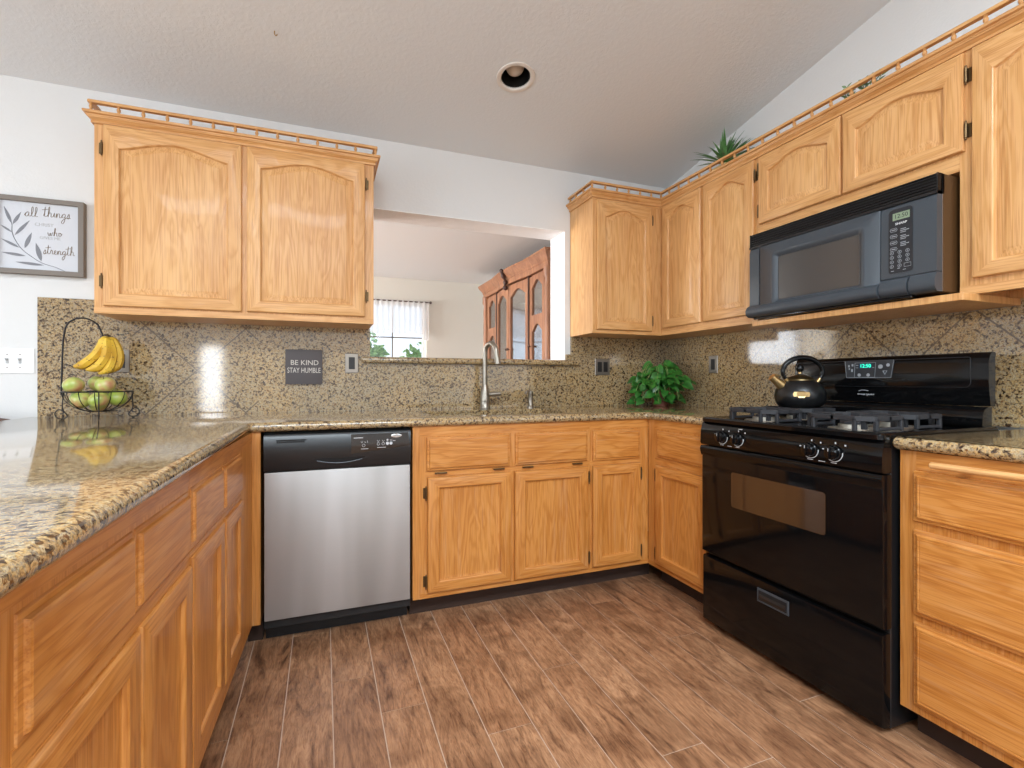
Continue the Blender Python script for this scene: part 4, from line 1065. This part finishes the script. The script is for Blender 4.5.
# ------------------------------------------------------------------ sign with quote
c = thing('quote_plaque', 'small square grey plaque reading BE KIND STAY HUMBLE on the backsplash', 'plaque', (-.097, BS - .013, 1.159))
bm = BM(); box(bm, -.093, .093, -.012, .0125, -.094, .094, .003, 2); obj('board', bm, 'sign_grey', c)
text('lettering', 'BE KIND', .038, (.003, -.0125, .022), 'sign_text', c, extr=.0004, sx=1.0)
text('lettering', 'STAY HUMBLE', .040, (0, -.0125, -.020), 'sign_text', c, extr=.0004, sx=.66)

# ------------------------------------------------------------------ framed print
c = thing('framed_print', 'grey wood framed print with a leaf branch and script words on the white wall', 'picture', (-1.2325, YW, 1.755))
HW, HH = .1675, .178
bm = BM()
for a in ((-HW, HW, HH - .022, HH), (-HW, HW, -HH, -HH + .022), (-HW, -HW + .022, -HH + .022, HH - .022), (HW - .022, HW, -HH + .022, HH - .022)): box(bm, a[0], a[1], -.035, -.001, a[2], a[3], .001, 1)
obj('frame', bm, 'grey_wood', c, smooth=0)
bm = BM(); box(bm, -HW + .020, HW - .020, -.022, -.004, -HH + .020, HH - .020); pr = obj('print', bm, 'canvas_white', c, smooth=0)
# print coordinates: zoomed crop px (10..600, 90..690) -> metres
def PC(u, v):
    t = (u - 18) / 530; top, bot = 125 + 45 * t, 628 + 27 * t
    return (-HW + .022 + t * (2 * HW - .044), HH - .022 - (v - top) / (bot - top) * (2 * HH - .044))
bm = BM(); yb = -.0225
stem = [PC(*p) for p in ((465, 655), (390, 620), (300, 590), (230, 545), (165, 490), (120, 420), (100, 360), (98, 300), (75, 240), (50, 180))]
tube(bm, smoothline([(x, yb, z) for x, z in stem], 5), .0014, 5)
def flat_leaf(bm, a, b, w_):
    a = Vector((a[0], 0, a[1])); b = Vector((b[0], 0, b[1])); d = b - a; s = Vector((-d.z, 0, d.x)).normalized(); n = 8; L1 = []; L2 = []
    for i in range(n + 1):
        t = i / n; c_ = a + d * t; k = math.sin(PI * t ** .85) * w_ / 2; L1.append((c_.x + s.x * k, yb - .0005, c_.z + s.z * k)); L2.append((c_.x - s.x * k, yb - .0005, c_.z - s.z * k))
    pts = L1 + L2[::-1][1:-1]
    vs = [bm.verts.new(p) for p in pts]; f = bm.faces.new(vs); r = bmesh.ops.extrude_face_region(bm, geom=[f]); bmesh.ops.translate(bm, vec=(0, .0008, 0), verts=[v for v in r['geom'] if isinstance(v, bmesh.types.BMVert)])
for a, b, w_ in (((98, 300), (48, 175), .018), ((104, 305), (158, 215), .017), ((118, 385), (215, 275), .018), ((100, 365), (25, 310), .012), ((182, 480), (228, 365), .022), ((150, 478), (28, 412), .016), ((190, 538), (30, 512), .018), ((292, 575), (255, 440), .026), ((310, 605), (120, 582), .018)):
    flat_leaf(bm, PC(*a), PC(*b), w_ * .72)
obj('leaf_branch', bm, 'leaf_ink', pr, smooth=0)
GL = {  # single-stroke cursive glyphs: (width, strokes)
 'a': (.55, [[(0, .1), (.12, .35), (.38, .48), (.20, .42), (.08, .18), (.16, .02), (.34, .16), (.42, .46), (.40, .10), (.55, .06)]]),
 'l': (.34, [[(0, .08), (.20, .45), (.26, .92), (.16, 1.0), (.10, .6), (.12, .1), (.34, .08)]]),
 't': (.36, [[(0, .08), (.14, .50), (.18, 1.0), (.12, .40), (.14, .04), (.36, .10)], [(-.12, .68), (.12, .73), (.46, .80)]]),
 'h': (.55, [[(0, .08), (.18, .5), (.24, .95), (.16, 1.0), (.10, .5), (.08, 0), (.14, .32), (.30, .46), (.36, .30), (.36, .04), (.55, .08)]]),
 'i': (.26, [[(0, .08), (.12, .46), (.10, .08), (.26, .08)]]),
 'n': (.52, [[(0, .10), (.08, .44), (.07, 0), (.16, .36), (.30, .44), (.34, .24), (.34, .04), (.52, .08)]]),
 'g': (.50, [[(0, .1), (.10, .36), (.34, .46), (.16, .40), (.06, .16), (.18, .04), (.34, .22), (.36, .40), (.30, -.20), (.12, -.55), (.0, -.42), (.14, -.16), (.50, .10)]]),
 's': (.36, [[(0, .08), (.20, .48), (.24, .20), (.16, .0), (.02, .04), (.36, .08)]]),
 'w': (.62, [[(0, .42), (.06, .08), (.18, .04), (.28, .40), (.30, .08), (.42, .04), (.50, .42), (.62, .36)]]),
 'o': (.46, [[(0, .36), (.10, .44), (.04, .16), (.16, .02), (.32, .16), (.28, .40), (.14, .44), (.30, .34), (.46, .36)]]),
 'r': (.40, [[(0, .08), (.12, .50), (.16, .40), (.26, .42), (.24, .08), (.40, .08)]]),
 'e': (.38, [[(0, .12), (.20, .24), (.22, .44), (.10, .40), (.06, .14), (.18, .02), (.38, .12)]]), ' ': (.30, [])}
def script(bm, s, x, z, size, y, r, dx=1.0):
    for ch in s:
        w_, st = GL[ch]
        for q in st: tube(bm, smoothline([(x + p[0] * size * dx, y, z + p[1] * size) for p in q], 4), r, 5)
        x += w_ * size * dx
    return x
for wd, pu, pv, sz, dx in (('all', 180, 245, .046, .93), ('things', 305, 245, .046, .93), ('who', 335, 385, .036, 1.0), ('strength', 305, 520, .042, .88)):
    x_, z_ = PC(pu, pv); bm = BM(); script(bm, wd, x_, z_, sz, yb, .0011, dx * .93); obj('script_word', bm, 'script_ink', pr)
x_, z_ = PC(310, 307); text('faint_words', 'CHRIST', .021, (x_, yb, z_), 'pale_ink', pr, extr=.0004)
x_, z_ = PC(350, 405); text('faint_words', 'GIVES ME', .019, (x_, yb, z_), 'pale_ink', pr, extr=.0004)

# ------------------------------------------------------------------ recessed light
c = thing('recessed_light', 'round recessed can light with black baffle in the sloped ceiling, switched off', 'ceiling light', (LX, LY, cz(LY)))
tilt = Matrix.Rotation(-math.atan(.184), 4, 'X')
def tl(bm): bmesh.ops.transform(bm, matrix=tilt, verts=bm.verts[:]); return bm
bm = BM(); lathe(bm, [(.098, .0), (.097, -.004), (.088, -.006), (.077, -.003), (.073, .004), (.074, .01)], cap0=False, cap1=False, seg=40); obj('trim_ring', tl(bm), 'trim_white', c)
bm = BM(); lathe(bm, [(.0735, .002), (.072, .03), (.060, .07), (.056, .13), (.001, .135)], cap0=False, cap1=True, seg=40); obj('baffle', tl(bm), 'can_black', c)
bm = BM(); lathe(bm, [(.001, .026), (.022, .028), (.038, .038), (.046, .053), (.043, .068), (.022, .10), (.018, .132)], seg=28, cap1=True); obj('bulb', tl(bm), 'bulb_white', c)
bm = BM(); p = (-.197, 2.356, cz(2.356)); tube(bm, smoothline([(p[0], p[1], p[2] + .003), (p[0], p[1], p[2] - .012), (p[0] + .006, p[1], p[2] - .018), (p[0] + .011, p[1], p[2] - .012)], 4), .0022, 6)
tag(obj('ceiling_hook', bm, 'brass'), 'tiny brass hook screwed into the ceiling above the left wall cabinet', 'hook')

# ------------------------------------------------------------------ dining room: hutch, curtain, chair
c = thing('china_cabinet', 'tall cherry wood china cabinet with glass doors seen through the pass-through', 'china cabinet', (1.90, 5.93, 0), -PI / 2)
HWD, HD = 1.94, .42
bm = BM()
box(bm, .06, HWD - .06, .02, HD, .08, .86); box(bm, .0, HWD, -.03, HD, .84, .88, .006, 2)          # base
box(bm, .06, .10, .03, HD, .88, 2.14); box(bm, HWD - .10, HWD - .06, .03, HD, .88, 2.14); box(bm, .06, HWD - .06, .03, HD, 2.08, 2.14); box(bm, .06, HWD - .06, HD - .02, HD, .88, 2.14)
box(bm, .04, .12, 0, HD, 0, .08); box(bm, HWD - .12, HWD - .04, 0, HD, 0, .08)
obj('body', bm, 'hutch_wood', c, smooth=0)
bm = BM(); box(bm, .10, HWD - .10, HD - .026, HD - .021, .90, 2.08); obj('mirror_back', bm, 'mirror', c, smooth=0)
for zz in (1.25, 1.65):
    bm = BM(); box(bm, .11, HWD - .11, .06, HD - .03, zz, zz + .008); obj('shelf', bm, 'hutch_glass', c, smooth=0)
bow = lambda x: -.035 * math.sin(PI * min(1, max(0, (x - .50) / .94)))
path = [(.02, HD), (.02, -.01), (.30, -.01), (.50, -.01)] + [(.50 + .94 * i / 12, bow(.50 + .94 * i / 12) - .01) for i in range(1, 12)] + [(1.44, -.01), (1.64, -.01), (HWD - .02, -.01), (HWD - .02, HD)]
bm = sweep(path, [(-.06, 2.12), (.002, 2.12), (.004, 2.165), (.012, 2.175), (.012, 2.190), (.030, 2.215), (.045, 2.235), (.050, 2.250), (.056, 2.254), (.056, 2.272), (-.06, 2.272)])
obj('cornice', bm, 'hutch_wood', c, smooth=35)
bm = BM(); prism(bm, [(x, y) for x, y in path[1:-1]] , 2.135, 2.27, 'z'); obj('cornice_top', bm, 'hutch_wood', c, smooth=0)
bm = BM(); tube(bm, smoothline([(.97, -.10, 2.275), (.97, -.115, 2.25), (.97, -.09, 2.20), (.97, -.07, 2.15), (.97, -.075, 2.10), (.97, -.055, 2.06)], 5), 0, 10, radii=[.010 + .016 * abs(math.sin(i * .5)) for i in range(26)]); obj('carved_finial', bm, 'hutch_dark', c)
for cx in (.06, HWD - .06):
    bm = BM(); lathe(bm, [(.045, .88), (.045, .93), (.03, .95), (.034, 1.1), (.034, 1.95), (.03, 2.02), (.045, 2.05), (.045, 2.13)], (cx, .01, 0), 16); obj('column', bm, 'hutch_wood', c, smooth=40)
def hutch_door(x0, x1, z0, z1, yf, arch, split=False):
    """wood framed glass door(s); yf(x) gives the bowed front"""
    st = .055; n = 14
    O = outer_outline(x0, x1, z0, z1, 0, n); bm = BM()
    Y = lambda l, y: [(p[0], yf(p[0]) + y, p[1]) for p in l]
    parts = [(z0 + .06, z1 - .06 - arch, arch)]
    if split:
        zm = 1.675
        for (a, b) in ((z0, zm - .0), (zm, z1)):
            O = outer_outline(x0, x1, a, b, 0, n); I = rect_outline(x0 + st, x1 - st, a + .045, b - .045 - arch, 0, arch, n); rings(bm, [Y(O, .022), Y(O, 0), Y(I, 0), Y(I, .022)], False, False)
        d = obj('door', bm, 'hutch_wood', c, smooth=30); gz = (z0 + .045, z1 - .045)
    else:
        I = rect_outline(x0 + st, x1 - st, z0 + .06, z1 - .06 - arch, 0, arch, n); rings(bm, [Y(O, .022), Y(O, 0), Y(I, 0), Y(I, .022)], False, False)
        d = obj('door', bm, 'hutch_wood', c, smooth=30); gz = (z0 + .06, z1 - .06)
    bm = BM(); k = 6; xs = [x0 + st * .8 + (x1 - x0 - 1.6 * st) * i / k for i in range(k + 1)]
    rings(bm, [[(x, yf(x) + .014, gz[0] - .01) for x in xs] + [(x, yf(x) + .017, gz[0] - .01) for x in xs[::-1]], [(x, yf(x) + .014, gz[1] + .01) for x in xs] + [(x, yf(x) + .017, gz[1] + .01) for x in xs[::-1]]])
    obj('glass_pane', bm, 'hutch_glass', d, smooth=0)
    return d
flat = lambda x: .005
def knob(d, x, z, y):
    bm = BM(); sphere(bm, (x, y - .018, z), .013, seg=12); cyl(bm, (x, y, z), (x, y - .015, z), .005, seg=8); obj('knob', bm, 'hutch_dark', d)
d = hutch_door(.13, .48, .90, 2.10, flat, .07, True)
d = hutch_door(.505, .965, .90, 2.10, lambda x: bow(x), .07); knob(d, .945, 1.42, bow(.94))
d = hutch_door(.975, 1.435, .90, 2.10, lambda x: bow(x), .07); knob(d, .995, 1.42, bow(1.0))
d = hutch_door(1.46, 1.81, .90, 2.10, flat, .07, True); knob(d, 1.49, 1.42, 0)
for xx in (.49, 1.447):
    bm = BM(); box(bm, xx - .010, xx + .010, -.006, .03, .9, 2.12); obj('stile', bm, 'hutch_dark', c, smooth=0)

# curtain rod and valance on the far window
bm = BM(); cyl(bm, (.22, YFAR - .06, 2.128), (1.345, YFAR - .06, 2.128), .008, seg=10)
for sx in (.22, 1.345): sphere(bm, (sx, YFAR - .06, 2.128), .018, seg=12)
for sx in (.26, 1.31): box(bm, sx - .006, sx + .006, YFAR - .06, YFAR - .0005, 2.122, 2.134)
tag(obj('curtain_rod', bm, 'hutch_dark'), 'thin dark curtain rod above the dining room window', 'curtain rod')
bm = BM(); n = 120; rows = []
for i in range(n + 1):
    t = i / n; x = .27 + 1.05 * t; drop = .40 + .05 * abs(math.sin(PI * t * 4)) ** .7
    if t > .93: drop = .52
    rows.append([(x, YFAR - .060 - .016 * math.sin(t * 95) * (.4 + .6 * k / 6) - .004, 2.142 - drop * k / 6) for k in range(7)])
V = [[bm.verts.new(p) for p in r] for r in rows]
for a, b in zip(V, V[1:]):
    for k in range(6): bm.faces.new((a[k], b[k], b[k + 1], a[k + 1]))
tag(obj('curtain_valance', bm, 'sheer', smooth=80), 'sheer white scalloped valance hanging on the rod of the dining window', 'curtain')

# shrubs outside the dining window
def shrub(x, y, r, h, label, seed):
    rnd = random.Random(seed); c = thing('garden_shrub', label, 'shrub', (x, y, -.1))
    bm = BM(); 
    for k in range(5): tube(bm, [(0, 0, 0), (rnd.uniform(-.2, .2), rnd.uniform(-.2, .2), h * .4), (rnd.uniform(-.5, .5) * r, rnd.uniform(-.5, .5) * r, h * .8)], 0, 6, radii=[.03, .02, .008])
    obj('trunk', bm, 'hutch_dark', c)
    bm = BM()
    for k in range(900):
        u, v_ = rnd.uniform(-1, 1), rnd.uniform(0, 2 * PI); s = math.sqrt(1 - u * u); rr = rnd.uniform(.6, 1.0)
        p = Vector((s * math.cos(v_) * r * rr, s * math.sin(v_) * r * rr, h * .62 + u * h * .42 * rr))
        leaf(bm, p, (rnd.uniform(-1, 1), rnd.uniform(-1, 1), rnd.uniform(-.5, 1)), (rnd.uniform(-1, 1), -1, rnd.uniform(0, 1)), .14, .075, .2, .1, heart=False, n=3)
    obj('leaves', bm, 'shrub_leaf', c, smooth=60)
shrub(.62, 8.4, .40, 1.92, 'green shrub outside the dining window at the left of the glass', 3)
shrub(1.72, 9.0, .50, 1.80, 'green shrub outside the dining window at the right of the glass', 4)

# chair whose back peeks over the left edge of the peninsula
c = thing('dining_chair', 'brown wooden chair whose rounded back just shows past the left counter edge', 'chair', (-1.53, 2.60, 0))
bm = BM(); box(bm, -.22, .22, -.26, .18, .44, .475, .012, 3); obj('seat', bm, 'dark_wood', c)
for sx in (-1, 1):
    bm = BM(); tube(bm, [(sx * .185, -.22, 0), (sx * .185, -.22, .45)], 0, 12, radii=[.014, .02]); obj('leg', bm, 'dark_wood', c)
    bm = BM(); tube(bm, smoothline([(sx * .19, .19, 0), (sx * .19, .17, .45), (sx * .195, .20, .75), (sx * .20, .235, .885)], 4), .016, 10); obj('leg', bm, 'dark_wood', c)
bm = BM(); prism(bm, [(-.232, .80)] + [(-.232 + .464 * i / 12, .912 + .030 * math.sin(PI * i / 12)) for i in range(13)] + [(.232, .80)], .222, .246, 'y', .004); obj('backrest', bm, 'dark_wood', c)
for k in range(4):
    xx = -.12 + .08 * k; bm = BM(); cyl(bm, (xx, .17, .47), (xx, .232, .81), .008, seg=8); obj('spindle', bm, 'dark_wood', c)
